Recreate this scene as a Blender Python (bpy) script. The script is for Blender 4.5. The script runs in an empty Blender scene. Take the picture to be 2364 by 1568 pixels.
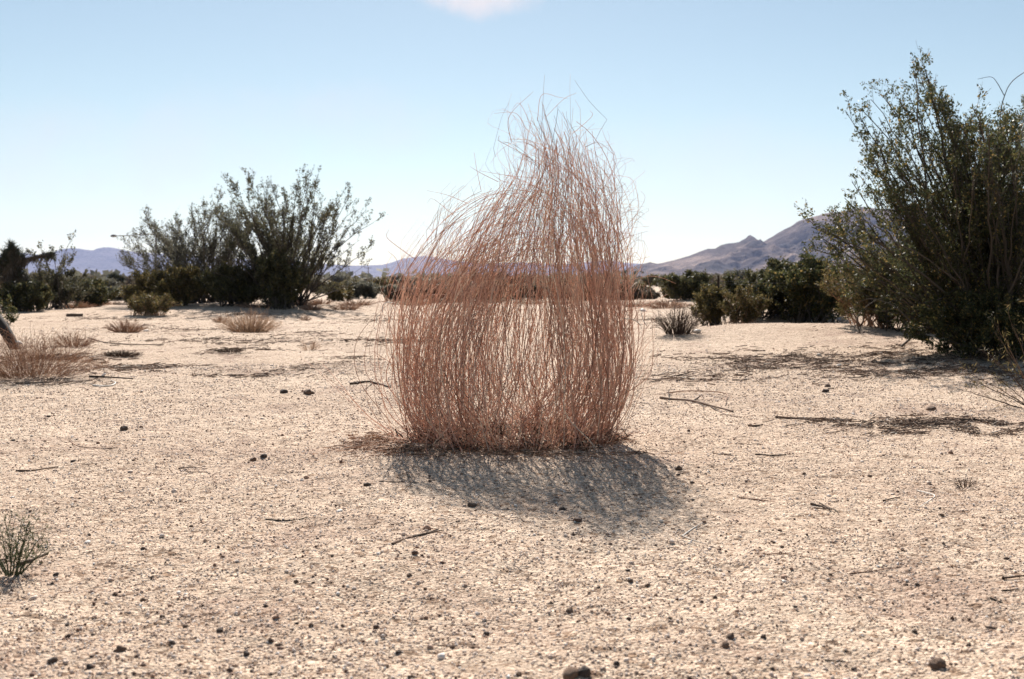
import bpy, bmesh, math
import numpy as np
from mathutils import Vector

# ------------------------------------------------------------------ camera, sky, sun, exposure
scene = bpy.context.scene
COL = scene.collection
W, H, LENS = 2363.0, 1568.0, 38.0
F = W * LENS / 36.0
CAMZ = 0.5
HORIZON = 652.0
PITCH = math.atan((H / 2 - HORIZON) / F)
cam_d = bpy.data.cameras.new("camera")
cam_d.lens = LENS
cam_d.sensor_width = 36.0
cam_d.dof.use_dof = True
cam_d.dof.focus_distance = 3.2
cam_d.dof.aperture_fstop = 9.0
cam_d.clip_start = 0.05
cam_d.clip_end = 40000
cam = bpy.data.objects.new("camera", cam_d)
cam.location = (0, 0, CAMZ)
cam.rotation_euler = (math.pi / 2 - PITCH, 0, 0)
COL.objects.link(cam)
scene.camera = cam

SUN_EL, SUN_AZ = math.radians(37), math.radians(-4)      # azimuth from +Y towards +X
sun_d = bpy.data.lights.new("sun", 'SUN')
sun_d.energy = 4.6
sun_d.angle = math.radians(0.6)
sun_d.color = (1.0, 0.935, 0.855)
sun = bpy.data.objects.new("sun", sun_d)
to_sun = Vector((math.sin(SUN_AZ) * math.cos(SUN_EL), math.cos(SUN_AZ) * math.cos(SUN_EL), math.sin(SUN_EL)))
sun.rotation_euler = (-to_sun).to_track_quat('-Z', 'Y').to_euler()
sun.location = to_sun * 50
COL.objects.link(sun)

world = bpy.data.worlds.new("World")
scene.world = world
world.use_nodes = True
wn, wl = world.node_tree.nodes, world.node_tree.links
wn.clear()
sky = wn.new('ShaderNodeTexSky')
sky.sky_type = 'NISHITA'
sky.sun_disc = False
sky.sun_elevation = SUN_EL
sky.sun_rotation = SUN_AZ
sky.air_density = 1.0
sky.dust_density = 0.25
sky.ozone_density = 2.5
sky.altitude = 900
SKY_STRENGTH = 0.064
# thin clouds, fixed in the world's own directions
tc = wn.new('ShaderNodeTexCoord')
sep = wn.new('ShaderNodeSeparateXYZ')
wl.new(tc.outputs['Generated'], sep.inputs[0])


def wmath(op, a, b=None, c=None):
    n = wn.new('ShaderNodeMath')
    n.operation = op
    for k, v in enumerate((a, b, c)):
        if v is None:
            continue
        if isinstance(v, (int, float)):
            n.inputs[k].default_value = v
        else:
            wl.new(v, n.inputs[k])
    return n.outputs[0]


az = wmath('ARCTAN2', sep.outputs[0], sep.outputs[1])
el = wmath('ARCSINE', sep.outputs[2])
cn = wn.new('ShaderNodeTexNoise')
cn.inputs['Scale'].default_value = 13.0
cn.inputs['Detail'].default_value = 7.0
cn.inputs['Roughness'].default_value = 0.6
wl.new(tc.outputs['Generated'], cn.inputs['Vector'])
nz = wmath('SUBTRACT', cn.outputs['Fac'], 0.5)


def cloud(a0, e0, ra, re, slope, soft, gain):
    da = wmath('SUBTRACT', az, a0)
    de = wmath('SUBTRACT', wmath('SUBTRACT', el, e0), wmath('MULTIPLY', da, slope))
    q = wmath('ADD', wmath('POWER', wmath('ABSOLUTE', wmath('DIVIDE', da, ra)), 2.0),
              wmath('POWER', wmath('ABSOLUTE', wmath('DIVIDE', de, re)), 2.0))
    q = wmath('ADD', wmath('SUBTRACT', 1.0, q), wmath('MULTIPLY', nz, 2.6))
    m = wn.new('ShaderNodeMapRange')
    m.interpolation_type = 'SMOOTHSTEP'
    m.inputs['From Min'].default_value = 0.0
    m.inputs['From Max'].default_value = soft
    m.inputs['To Max'].default_value = gain
    wl.new(q, m.inputs['Value'])
    return m.outputs[0]


c1 = cloud(-0.040, 0.262, 0.075, 0.031, -0.10, 1.0, 1.0)
c2 = cloud(0.345, 0.268, 0.05, 0.022, 0.05, 0.9, 0.6)
c3 = cloud(-0.32, 0.115, 0.34, 0.055, 0.12, 1.8, 0.45)
c4 = cloud(0.20, 0.10, 0.30, 0.05, -0.05, 1.6, 0.25)
cm = wmath('MAXIMUM', wmath('MAXIMUM', c1, c2), wmath('MAXIMUM', c3, c4))
grade = wn.new('ShaderNodeMix')
grade.data_type = 'RGBA'
grade.blend_type = 'MULTIPLY'
grade.inputs[0].default_value = 1.0
grade.inputs[7].default_value = (1.05, 0.94, 0.735, 1)
wl.new(sky.outputs[0], grade.inputs[6])
mixc = wn.new('ShaderNodeMix')
mixc.data_type = 'RGBA'
mixc.inputs[7].default_value = (6.6, 6.35, 6.5, 1)
wl.new(cm, mixc.inputs[0])
wl.new(grade.outputs[2], mixc.inputs[6])
bg = wn.new('ShaderNodeBackground')
bg.inputs['Strength'].default_value = SKY_STRENGTH
wl.new(mixc.outputs[2], bg.inputs['Color'])
wo = wn.new('ShaderNodeOutputWorld')
wl.new(bg.outputs[0], wo.inputs['Surface'])

scene.view_settings.view_transform = 'Standard'
scene.view_settings.look = 'None'
scene.view_settings.exposure = 1.04
scene.view_settings.gamma = 1.0
scene.render.engine = 'CYCLES'
scene.cycles.max_bounces = 6
scene.cycles.diffuse_bounces = 3
scene.cycles.volume_bounces = 0

# ------------------------------------------------------------------ helpers
rng = np.random.default_rng(11)
CP, SP = math.cos(PITCH), math.sin(PITCH)


def ray(u, v):
    a, b = (u - W / 2) / F, (H / 2 - v) / F
    return np.array([a, CP + b * SP, -SP + b * CP])


def at(u, v, Y):
    d = ray(u, v)
    return np.array([0, 0, CAMZ]) + d * (Y / d[1])


def hash2(xi, yi, seed):
    h = (xi.astype(np.int64) * 374761393 + yi.astype(np.int64) * 668265263 + seed * 1274126177) & 0xffffffff
    h = ((h ^ (h >> 13)) * 1274126177) & 0xffffffff
    h = ((h ^ (h >> 16)) * 2246822519) & 0xffffffff
    return ((h ^ (h >> 15)) & 0xffffff) / float(0xffffff)


def vnoise(x, y, seed=0):
    x = np.asarray(x, float)
    y = np.asarray(y, float)
    xi, yi = np.floor(x), np.floor(y)
    fx, fy = x - xi, y - yi
    fx = fx * fx * fx * (fx * (fx * 6 - 15) + 10)
    fy = fy * fy * fy * (fy * (fy * 6 - 15) + 10)
    a = hash2(xi, yi, seed)
    b = hash2(xi + 1, yi, seed)
    c = hash2(xi, yi + 1, seed)
    d = hash2(xi + 1, yi + 1, seed)
    return (a + (b - a) * fx) * (1 - fy) + (c + (d - c) * fx) * fy - 0.5


def fbm(x, y, seed=0, octaves=4, gain=0.5):
    s, a = 0, 1.0
    for k in range(octaves):
        s = s + a * vnoise(x * 2 ** k, y * 2 ** k, seed + k * 17)
        a *= gain
    return s


def smooth(e0, e1, x):
    t = np.clip((x - e0) / (e1 - e0), 0, 1)
    return t * t * (3 - 2 * t)


MOUNDS = [  # x, y, rx, ry, height
    (-4.9, 21.5, 3.6, 3.0, 0.16),
    (2.45, 9.3, 1.9, 1.25, 0.135),
    (3.5, 7.7, 1.6, 1.0, 0.08),
    (3.6, 12.5, 1.6, 1.2, 0.28),
    (0.0, 3.45, 0.5, 0.36, 0.008),
    (-2.55, 5.7, 0.9, 0.5, 0.03),
    (-1.9, 7.4, 0.5, 0.35, 0.035),
    (9.0, 24.0, 5.0, 3.0, 0.15),
]


def g(x, y):
    x = np.asarray(x, float)
    y = np.asarray(y, float)
    r = np.hypot(x, y - 2)
    z = 0.16 * vnoise(x * .13 + 3.3, y * .13 + 1.7, 5) * smooth(5, 14, r) * (1 - smooth(60, 200, r))
    z = z + 0.03 * vnoise(x * .9, y * .9, 7) * (1 - smooth(20, 60, r)) * smooth(1.0, 5.0, r)
    near = 1 - smooth(9, 22, r)
    z = z + near * (0.016 * vnoise(x * 3.1, y * 3.1, 9) + 0.010 * vnoise(x * 8.3, y * 8.3, 12))
    n2 = 1 - smooth(3.5, 7, r)
    z = z + n2 * (0.006 * vnoise(x * 21, y * 21, 13) + 0.0035 * vnoise(x * 47, y * 47, 15))
    for mx, my, rx, ry, h in MOUNDS:
        q = ((x - mx) / rx) ** 2 + ((y - my) / ry) ** 2
        z = z + h * np.exp(-q * 1.2)
    return z


def gp(u, v):
    """the ground point seen at photo position (u, v)"""
    d = ray(u, v)
    t = CAMZ / -d[2]
    for _ in range(25):
        p = d * t
        t2 = (CAMZ - float(g(p[0], p[1]))) / -d[2]
        t = 0.5 * t + 0.5 * t2
    p = d * t
    return np.array([p[0], p[1], float(g(p[0], p[1]))])


class Geo:
    def __init__(self):
        self.V, self.Fq, self.Ft, self.T, self.n = [], [], [], [], 0

    def add(self, V, quads=None, tris=None, tint=0.5):
        V = np.asarray(V, float).reshape(-1, 3)
        self.V.append(V)
        t = np.full(len(V), tint) if np.isscalar(tint) else np.asarray(tint, float)
        self.T.append(t)
        if quads is not None and len(quads):
            self.Fq.append(np.asarray(quads, np.int64) + self.n)
        if tris is not None and len(tris):
            self.Ft.append(np.asarray(tris, np.int64) + self.n)
        self.n += len(V)
        return self

    def mesh(self, name, mat, origin=(0, 0, 0), smooth_shade=False):
        V = np.concatenate(self.V) - np.asarray(origin, float)
        q = np.concatenate(self.Fq) if self.Fq else np.zeros((0, 4), np.int64)
        t = np.concatenate(self.Ft) if self.Ft else np.zeros((0, 3), np.int64)
        me = bpy.data.meshes.new(name)
        me.vertices.add(len(V))
        me.vertices.foreach_set('co', V.astype(np.float32).ravel())
        nl = q.size + t.size
        me.loops.add(nl)
        me.loops.foreach_set('vertex_index', np.concatenate([q.ravel(), t.ravel()]).astype(np.int32))
        me.polygons.add(len(q) + len(t))
        st = np.concatenate([np.arange(len(q)) * 4, len(q) * 4 + np.arange(len(t)) * 3]).astype(np.int32)
        me.polygons.foreach_set('loop_start', st)
        if smooth_shade:
            me.polygons.foreach_set('use_smooth', np.ones(len(q) + len(t), bool))
        at_ = me.attributes.new('tint', 'FLOAT', 'POINT')
        at_.data.foreach_set('value', np.concatenate(self.T).astype(np.float32))
        me.update(calc_edges=True)
        me.materials.append(mat)
        return me

    def build(self, name, mat, parent=None, smooth_shade=False, world_coords=True):
        """one mesh object; coordinates are the world's unless world_coords is off"""
        org = (0, 0, 0)
        if parent is not None and world_coords:
            org = tuple(parent['_o'])
        me = self.mesh(name, mat, org, smooth_shade)
        o = bpy.data.objects.new(name, me)
        COL.objects.link(o)
        if parent is not None:
            o.parent = parent
        return o


def tag(o, label=None, cat=None, group=None, kind=None):
    if label:
        o['label'] = label
    if cat:
        o['category'] = cat
    if group:
        o['group'] = group
    if kind:
        o['kind'] = kind
    return o


def thing(name, loc, label, cat, group=None):
    o = bpy.data.objects.new(name, None)
    o.empty_display_size = 0.1
    o.location = tuple(float(c) for c in loc)
    o['_o'] = [float(c) for c in loc]
    COL.objects.link(o)
    return tag(o, label, cat, group)


def solo(name, geo, mat, loc, label, cat, group=None, smooth_shade=False, kind=None):
    """a thing that is one mesh, its origin on the ground at loc"""
    me = geo.mesh(name, mat, loc, smooth_shade)
    o = bpy.data.objects.new(name, me)
    o.location = tuple(float(c) for c in loc)
    COL.objects.link(o)
    return tag(o, label, cat, group, kind)


def dup(root, loc, rotz=0.0, scale=1.0, label=None, group=None):
    r = root.copy()
    COL.objects.link(r)
    r.location = tuple(float(c) for c in loc)
    r.rotation_euler = (0, 0, rotz)
    r.scale = (scale, scale, scale) if np.isscalar(scale) else scale
    if label:
        r['label'] = label
    if group:
        r['group'] = group
    for ch in list(root.children):
        c = ch.copy()
        COL.objects.link(c)
        c.parent = r
        for gc in list(ch.children):
            d = gc.copy()
            COL.objects.link(d)
            d.parent = c
    return r


def unit(a):
    return a / np.maximum(np.linalg.norm(a, axis=-1, keepdims=True), 1e-9)


def tubes(P, R, sides=4):
    """P (S,N,3), R (S,N) -> verts, quads, per-vertex stem index"""
    P = np.asarray(P, float)
    R = np.asarray(R, float)
    S, N, _ = P.shape
    T = unit(np.gradient(P, axis=1))
    ref = np.array([0.83, 0.31, 0.46])
    A = unit(np.cross(T, ref))
    B = np.cross(T, A)
    ang = np.arange(sides) * 2 * math.pi / sides
    V = P[:, :, None, :] + R[:, :, None, None] * (np.cos(ang)[None, None, :, None] * A[:, :, None, :] + np.sin(ang)[None, None, :, None] * B[:, :, None, :])
    idx = np.arange(S * N * sides).reshape(S, N, sides)
    nx = np.roll(idx, -1, axis=2)
    q = np.stack([idx[:, :-1], nx[:, :-1], nx[:, 1:], idx[:, 1:]], -1).reshape(-1, 4)
    return V.reshape(-1, 3), q, np.repeat(np.arange(S), N * sides)


def add_tubes(geo, P, R, sides=4, tint=None):
    V, q, si = tubes(P, R, sides)
    geo.add(V, q, tint=rng.random(len(P))[si] if tint is None else (np.asarray(tint)[si] if not np.isscalar(tint) else tint))


def resample(pts, n):
    """smooth polyline through pts (Catmull-Rom), n points"""
    p = np.asarray(pts, float)
    if len(p) == 2:
        return p[0] + (p[1] - p[0]) * np.linspace(0, 1, n)[:, None]
    pe = np.vstack([2 * p[0] - p[1], p, 2 * p[-1] - p[-2]])
    t = np.linspace(0, len(p) - 1 - 1e-9, n)
    i = t.astype(int)
    f = (t - i)[:, None]
    a, b, c, d = pe[i], pe[i + 1], pe[i + 2], pe[i + 3]
    return 0.5 * (2 * b + (c - a) * f + (2 * a - 5 * b + 4 * c - d) * f ** 2 + (3 * b - a - 3 * c + d) * f ** 3)


def bez(a, b, c, n):
    t = np.linspace(0, 1, n)[None, :, None]
    return a[:, None] * (1 - t) ** 2 + 2 * b[:, None] * t * (1 - t) + c[:, None] * t ** 2


def on(P, idx, t):
    """point and tangent at parameter t of polylines P[idx]"""
    N = P.shape[1]
    s = np.clip(t, 0, 0.9999) * (N - 1)
    i = s.astype(int)
    f = (s - i)[:, None]
    a, b = P[idx, i], P[idx, i + 1]
    return a + (b - a) * f, unit(b - a)


def rand_dir(n):
    return unit(rng.normal(size=(n, 3)))


def leaves(geo, C, size, aspect=0.5, updir=None, tint=None, flat=1.0):
    """leaf-shaped quads, one per centre"""
    n = len(C)
    if n == 0:
        return
    d = rand_dir(n) if updir is None else unit(updir + 0.9 * rand_dir(n))
    d = unit(d * np.array([1, 1, flat]))
    s = unit(np.cross(d, rand_dir(n)) * np.array([1, 1, flat]))
    L = np.asarray(size) * rng.uniform(.6, 1.3, n)
    L = L[:, None]
    k = L * aspect * 0.5
    V = np.stack([C - d * L * .5, C + s * k, C + d * L * .5, C - s * k], 1)
    geo.add(V.reshape(-1, 3), np.arange(n * 4).reshape(n, 4), tint=np.repeat(rng.random(n) if tint is None else tint, 4))


def rand_perp(T):
    return unit(np.cross(T, rand_dir(len(T))))


_ico = {}


def ico(level):
    if level not in _ico:
        bm = bmesh.new()
        bmesh.ops.create_icosphere(bm, subdivisions=level, radius=1)
        bm.verts.ensure_lookup_table()
        _ico[level] = (np.array([v.co[:] for v in bm.verts]), np.array([[v.index for v in f.verts] for f in bm.faces]))
        bm.free()
    return _ico[level]


# ------------------------------------------------------------------ materials
def new_mat(name):
    m = bpy.data.materials.new(name)
    m.use_nodes = True
    nt = m.node_tree
    nt.nodes.clear()
    out = nt.nodes.new('ShaderNodeOutputMaterial')
    return m, nt, out


def ramp(nt, fac, stops):
    r = nt.nodes.new('ShaderNodeValToRGB')
    e = r.color_ramp.elements
    while len(e) > 1:
        e.remove(e[-1])
    e[0].position, e[0].color = stops[0][0], (*stops[0][1], 1)
    for p, c in stops[1:]:
        x = e.new(p)
        x.color = (*c, 1)
    nt.links.new(fac, r.inputs['Fac'])
    return r.outputs['Color']


def tex(nt, kind, scale, coord, **kw):
    n = nt.nodes.new(kind)
    n.inputs['Scale'].default_value = scale
    for k, v in kw.items():
        n.inputs[k].default_value = v
    nt.links.new(coord, n.inputs['Vector'])
    return n


def mixcol(nt, fac, a, b, blend='MIX'):
    n = nt.nodes.new('ShaderNodeMix')
    n.data_type = 'RGBA'
    n.blend_type = blend
    for k, v in ((0, fac), (6, a), (7, b)):
        if isinstance(v, (int, float)):
            n.inputs[k].default_value = v
        elif isinstance(v, tuple):
            n.inputs[k].default_value = (*v, 1)
        else:
            nt.links.new(v, n.inputs[k])
    return n.outputs[2]


def tint_mat(name, stops, rough=0.8, spec=0.2, transl=0.0, tcol=None, noise=None, bump=0.0):
    """colour varies per piece (the mesh's own 'tint'), optional noise over the surface and leaf translucency"""
    m, nt, out = new_mat(name)
    a = nt.nodes.new('ShaderNodeAttribute')
    a.attribute_name = 'tint'
    col = ramp(nt, a.outputs['Fac'], stops)
    b = nt.nodes.new('ShaderNodeBsdfPrincipled')
    b.inputs['Roughness'].default_value = rough
    b.inputs['Specular IOR Level'].default_value = spec
    if noise:
        tcx = nt.nodes.new('ShaderNodeTexCoord')
        n = tex(nt, 'ShaderNodeTexNoise', noise, tcx.outputs['Object'], Detail=4.0, Roughness=0.65)
        r = ramp(nt, n.outputs['Fac'], [(0.25, (0.55, 0.55, 0.55)), (0.75, (1.35, 1.3, 1.25))])
        col = mixcol(nt, 1.0, col, r, 'MULTIPLY')
        if bump:
            bp = nt.nodes.new('ShaderNodeBump')
            bp.inputs['Strength'].default_value = bump
            bp.inputs['Distance'].default_value = 0.3 / noise
            nt.links.new(n.outputs['Fac'], bp.inputs['Height'])
            nt.links.new(bp.outputs[0], b.inputs['Normal'])
    nt.links.new(col, b.inputs['Base Color'])
    sh = b.outputs[0]
    if transl:
        t = nt.nodes.new('ShaderNodeBsdfTranslucent')
        if tcol:
            t.inputs['Color'].default_value = (*tcol, 1)
        else:
            nt.links.new(col, t.inputs['Color'])
        mx = nt.nodes.new('ShaderNodeMixShader')
        mx.inputs[0].default_value = transl
        nt.links.new(sh, mx.inputs[1])
        nt.links.new(t.outputs[0], mx.inputs[2])
        sh = mx.outputs[0]
    nt.links.new(sh, out.inputs['Surface'])
    return m


def sand_material():
    m, nt, out = new_mat("sand")
    tcx = nt.nodes.new('ShaderNodeTexCoord')
    co = tcx.outputs['Object']
    n1 = tex(nt, 'ShaderNodeTexNoise', 0.7, co, Detail=6.0, Roughness=0.62)
    n2 = tex(nt, 'ShaderNodeTexNoise', 14.0, co, Detail=6.0, Roughness=0.7)
    v1 = tex(nt, 'ShaderNodeTexVoronoi', 190.0, co)
    v2 = tex(nt, 'ShaderNodeTexVoronoi', 75.0, co)
    c = ramp(nt, n1.outputs['Fac'], [(0.3, (0.515, 0.397, 0.303)), (0.7, (0.64, 0.52, 0.41))])
    c2 = ramp(nt, n2.outputs['Fac'], [(0.28, (0.70, 0.66, 0.62)), (0.5, (1, 1, 1)), (0.75, (1.12, 1.1, 1.08))])
    c = mixcol(nt, 1.0, c, c2, 'MULTIPLY')
    sp = nt.nodes.new('ShaderNodeSeparateColor')
    nt.links.new(v1.outputs['Color'], sp.inputs[0])
    g1 = ramp(nt, sp.outputs[0], [(0.0, (0.26, 0.19, 0.15)), (0.13, (0.52, 0.40, 0.33)), (0.28, (0.90, 0.85, 0.81)), (0.8, (1.05, 1.03, 1.0)), (1.0, (1.45, 1.45, 1.45))])  # grain colours, the dark ones deepened to stand in for gravel shading
    c = mixcol(nt, 0.85, c, g1, 'MULTIPLY')
    sp2 = nt.nodes.new('ShaderNodeSeparateColor')
    nt.links.new(v2.outputs['Color'], sp2.inputs[0])
    g2 = ramp(nt, sp2.outputs[0], [(0.0, (0.25, 0.2, 0.17)), (0.05, (0.6, 0.5, 0.42)), (0.09, (1, 1, 1)), (1.0, (1.08, 1.08, 1.08))])  # larger grains, likewise darkened in place of shading between stones
    c = mixcol(nt, 0.9, c, g2, 'MULTIPLY')
    n3 = tex(nt, 'ShaderNodeTexNoise', 1.9, co, Detail=7.0, Roughness=0.68, Distortion=0.6)
    g3 = ramp(nt, n3.outputs['Fac'], [(0.36, (1.03, 1.02, 1.01)), (0.52, (0.97, 0.96, 0.95)), (0.66, (0.72, 0.66, 0.65))])
    c = mixcol(nt, 1.0, c, g3, 'MULTIPLY')
    b = nt.nodes.new('ShaderNodeBsdfPrincipled')
    b.inputs['Roughness'].default_value = 0.9
    b.inputs['Specular IOR Level'].default_value = 0.15
    nt.links.new(c, b.inputs['Base Color'])
    bp = nt.nodes.new('ShaderNodeBump')
    bp.inputs['Strength'].default_value = 0.9
    bp.inputs['Distance'].default_value = 0.0035
    bp.invert = True
    nt.links.new(v1.outputs['Distance'], bp.inputs['Height'])
    bp2 = nt.nodes.new('ShaderNodeBump')
    bp2.inputs['Strength'].default_value = 0.8
    bp2.inputs['Distance'].default_value = 0.03
    nt.links.new(n2.outputs['Fac'], bp2.inputs['Height'])
    nt.links.new(bp.outputs[0], bp2.inputs['Normal'])
    nt.links.new(bp2.outputs[0], b.inputs['Normal'])
    nt.links.new(b.outputs[0], out.inputs['Surface'])
    return m


def mountain_material(name, dark, mid, light, scale):
    m, nt, out = new_mat(name)
    tcx = nt.nodes.new('ShaderNodeTexCoord')
    co = tcx.outputs['Object']
    n1 = tex(nt, 'ShaderNodeTexNoise', scale, co, Detail=10.0, Roughness=0.72, Distortion=0.4)
    c = ramp(nt, n1.outputs['Fac'], [(0.38, dark), (0.5, mid), (0.63, light)])
    v = tex(nt, 'ShaderNodeTexVoronoi', scale * 22, co)
    s = ramp(nt, v.outputs['Distance'], [(0.18, (0.45, 0.45, 0.42)), (0.42, (1, 1, 1))])
    c = mixcol(nt, 0.8, c, s, 'MULTIPLY')
    b = nt.nodes.new('ShaderNodeBsdfPrincipled')
    b.inputs['Roughness'].default_value = 0.95
    b.inputs['Specular IOR Level'].default_value = 0.05
    nt.links.new(c, b.inputs['Base Color'])
    bp = nt.nodes.new('ShaderNodeBump')
    bp.inputs['Strength'].default_value = 1.0
    bp.inputs['Distance'].default_value = 0.12 / scale
    nt.links.new(n1.outputs['Fac'], bp.inputs['Height'])
    nt.links.new(bp.outputs[0], b.inputs['Normal'])
    nt.links.new(b.outputs[0], out.inputs['Surface'])
    return m


M = {}
M['sand'] = sand_material()
M['gravel'] = tint_mat("gravel", [(0.0, (0.09, 0.055, 0.04)), (0.06, (0.19, 0.10, 0.065)), (0.14, (0.36, 0.215, 0.145)), (0.26, (0.55, 0.41, 0.32)), (0.65, (0.62, 0.495, 0.41)), (0.9, (0.71, 0.60, 0.52)), (1.0, (0.82, 0.77, 0.72))], 0.75, 0.3)
M['stone'] = tint_mat("dark_stone", [(0, (0.07, 0.055, 0.05)), (0.5, (0.14, 0.095, 0.07)), (1, (0.24, 0.15, 0.10))], 0.8, 0.25, noise=90.0, bump=0.5)
M['pale_stone'] = tint_mat("pale_stone", [(0, (0.62, 0.58, 0.54)), (1, (0.8, 0.78, 0.75))], 0.7, 0.3, noise=60.0, bump=0.3)
M['red_stem'] = tint_mat("dry_red_stem", [(0, (0.30, 0.19, 0.15)), (0.15, (0.48, 0.29, 0.22)), (0.35, (0.68, 0.455, 0.36)), (0.7, (0.79, 0.57, 0.465)), (0.93, (0.82, 0.65, 0.53)), (1, (0.86, 0.79, 0.69))], 0.55, 0.25, transl=0.52)
M['pale_stem'] = tint_mat("pale_stem", [(0, (0.66, 0.56, 0.45)), (1, (0.8, 0.74, 0.66))], 0.6, 0.3)
M['wood'] = tint_mat("grey_brown_wood", [(0, (0.045, 0.038, 0.032)), (1, (0.12, 0.10, 0.082))], 0.85, 0.15)
M['dark_stick'] = tint_mat("weathered_dark_wood", [(0, (0.06, 0.045, 0.035)), (0.6, (0.12, 0.085, 0.065)), (1, (0.22, 0.15, 0.11))], 0.85, 0.15, noise=80.0)
M['red_stick'] = tint_mat("reddish_twig", [(0, (0.26, 0.13, 0.08)), (1, (0.38, 0.22, 0.14))], 0.7, 0.2, noise=60.0)
M['leaf'] = tint_mat("creosote_leaf", [(0, (0.036, 0.044, 0.022)), (0.6, (0.075, 0.084, 0.036)), (0.88, (0.145, 0.13, 0.05)), (1, (0.34, 0.23, 0.085))], 0.5, 0.2, transl=0.45)
M['leaf_grey'] = tint_mat("grey_green_leaf", [(0, (0.09, 0.092, 0.07)), (1, (0.21, 0.195, 0.145))], 0.6, 0.2, transl=0.42)
M['leaf_mid'] = tint_mat("feathery_leaf", [(0, (0.055, 0.058, 0.038)), (0.7, (0.12, 0.115, 0.07)), (1, (0.2, 0.17, 0.10))], 0.55, 0.2, transl=0.42)
M['sprig'] = tint_mat("sprig_green", [(0, (0.05, 0.062, 0.03)), (1, (0.13, 0.14, 0.075))], 0.6, 0.2, transl=0.3)
M['leaf_dark'] = tint_mat("dark_green_leaf", [(0, (0.04, 0.045, 0.025)), (0.7, (0.088, 0.088, 0.042)), (1, (0.18, 0.145, 0.06))], 0.55, 0.2, transl=0.42)
M['leaf_olive'] = tint_mat("olive_leaf", [(0, (0.06, 0.056, 0.025)), (0.6, (0.125, 0.105, 0.042)), (1, (0.27, 0.195, 0.085))], 0.6, 0.2, transl=0.4)
M['dry'] = tint_mat("dry_straw", [(0, (0.42, 0.29, 0.20)), (0.5, (0.62, 0.46, 0.34)), (1, (0.76, 0.62, 0.48))], 0.7, 0.25, transl=0.5)
M['dry_brown'] = tint_mat("dry_brown_twig", [(0, (0.24, 0.145, 0.095)), (0.5, (0.46, 0.29, 0.20)), (1, (0.64, 0.46, 0.33))], 0.7, 0.25, transl=0.45)
M['litter'] = tint_mat("dark_leaf_litter", [(0, (0.07, 0.05, 0.04)), (0.5, (0.17, 0.115, 0.085)), (0.9, (0.34, 0.24, 0.18)), (1, (0.7, 0.62, 0.53))], 0.9, 0.1)
M['leaf_dusty'] = tint_mat("dusty_scrub_leaf", [(0, (0.08, 0.066, 0.045)), (0.5, (0.14, 0.11, 0.075)), (1, (0.24, 0.18, 0.125))], 0.7, 0.2, transl=0.3)
M['yucca'] = tint_mat("spiky_yucca_leaf", [(0, (0.03, 0.04, 0.03)), (0.7, (0.07, 0.08, 0.055)), (1, (0.14, 0.13, 0.085))], 0.5, 0.3, transl=0.1)
M['thatch'] = tint_mat("dead_yucca_thatch", [(0, (0.055, 0.045, 0.036)), (1, (0.13, 0.105, 0.08))], 0.9, 0.1)
M['metal'] = tint_mat("grey_metal", [(0, (0.16, 0.16, 0.17)), (1, (0.25, 0.25, 0.26))], 0.5, 0.4)
M['white'] = tint_mat("white_paint", [(0, (0.72, 0.72, 0.71)), (1, (0.82, 0.82, 0.81))], 0.6, 0.3)
M['tan'] = tint_mat("tan_wall", [(0, (0.3, 0.23, 0.19)), (1, (0.4, 0.32, 0.26))], 0.8, 0.2)
M['dark_pane'] = tint_mat("dark_glass", [(0, (0.03, 0.035, 0.04)), (1, (0.05, 0.055, 0.06))], 0.2, 0.5)
M['mount_near'] = mountain_material("brown_mountain_rock", (0.03, 0.024, 0.021), (0.115, 0.082, 0.068), (0.34, 0.245, 0.19), 0.006)
M['mount_far'] = mountain_material("far_mountain_rock", (0.10, 0.085, 0.085), (0.16, 0.13, 0.13), (0.22, 0.18, 0.17), 0.0016)

# ------------------------------------------------------------------ the ground and the mountains
def ground():
    n, b = 370, 0.0262
    i = np.arange(-n, n + 1)
    xs = 0.55 * np.sinh(b * i)
    ys = 2.2 + 0.55 * np.sinh(b * i)
    X, Y = np.meshgrid(xs, ys)
    Z = g(X, Y)
    V = np.stack([X, Y, Z], -1).reshape(-1, 3)
    k = len(xs)
    idx = np.arange(k * k).reshape(k, k)
    q = np.stack([idx[:-1, :-1], idx[:-1, 1:], idx[1:, 1:], idx[1:, :-1]], -1).reshape(-1, 4)
    o = Geo().add(V, q).build("ground", M['sand'], smooth_shade=True)
    tag(o, kind='structure')


ground()


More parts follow.
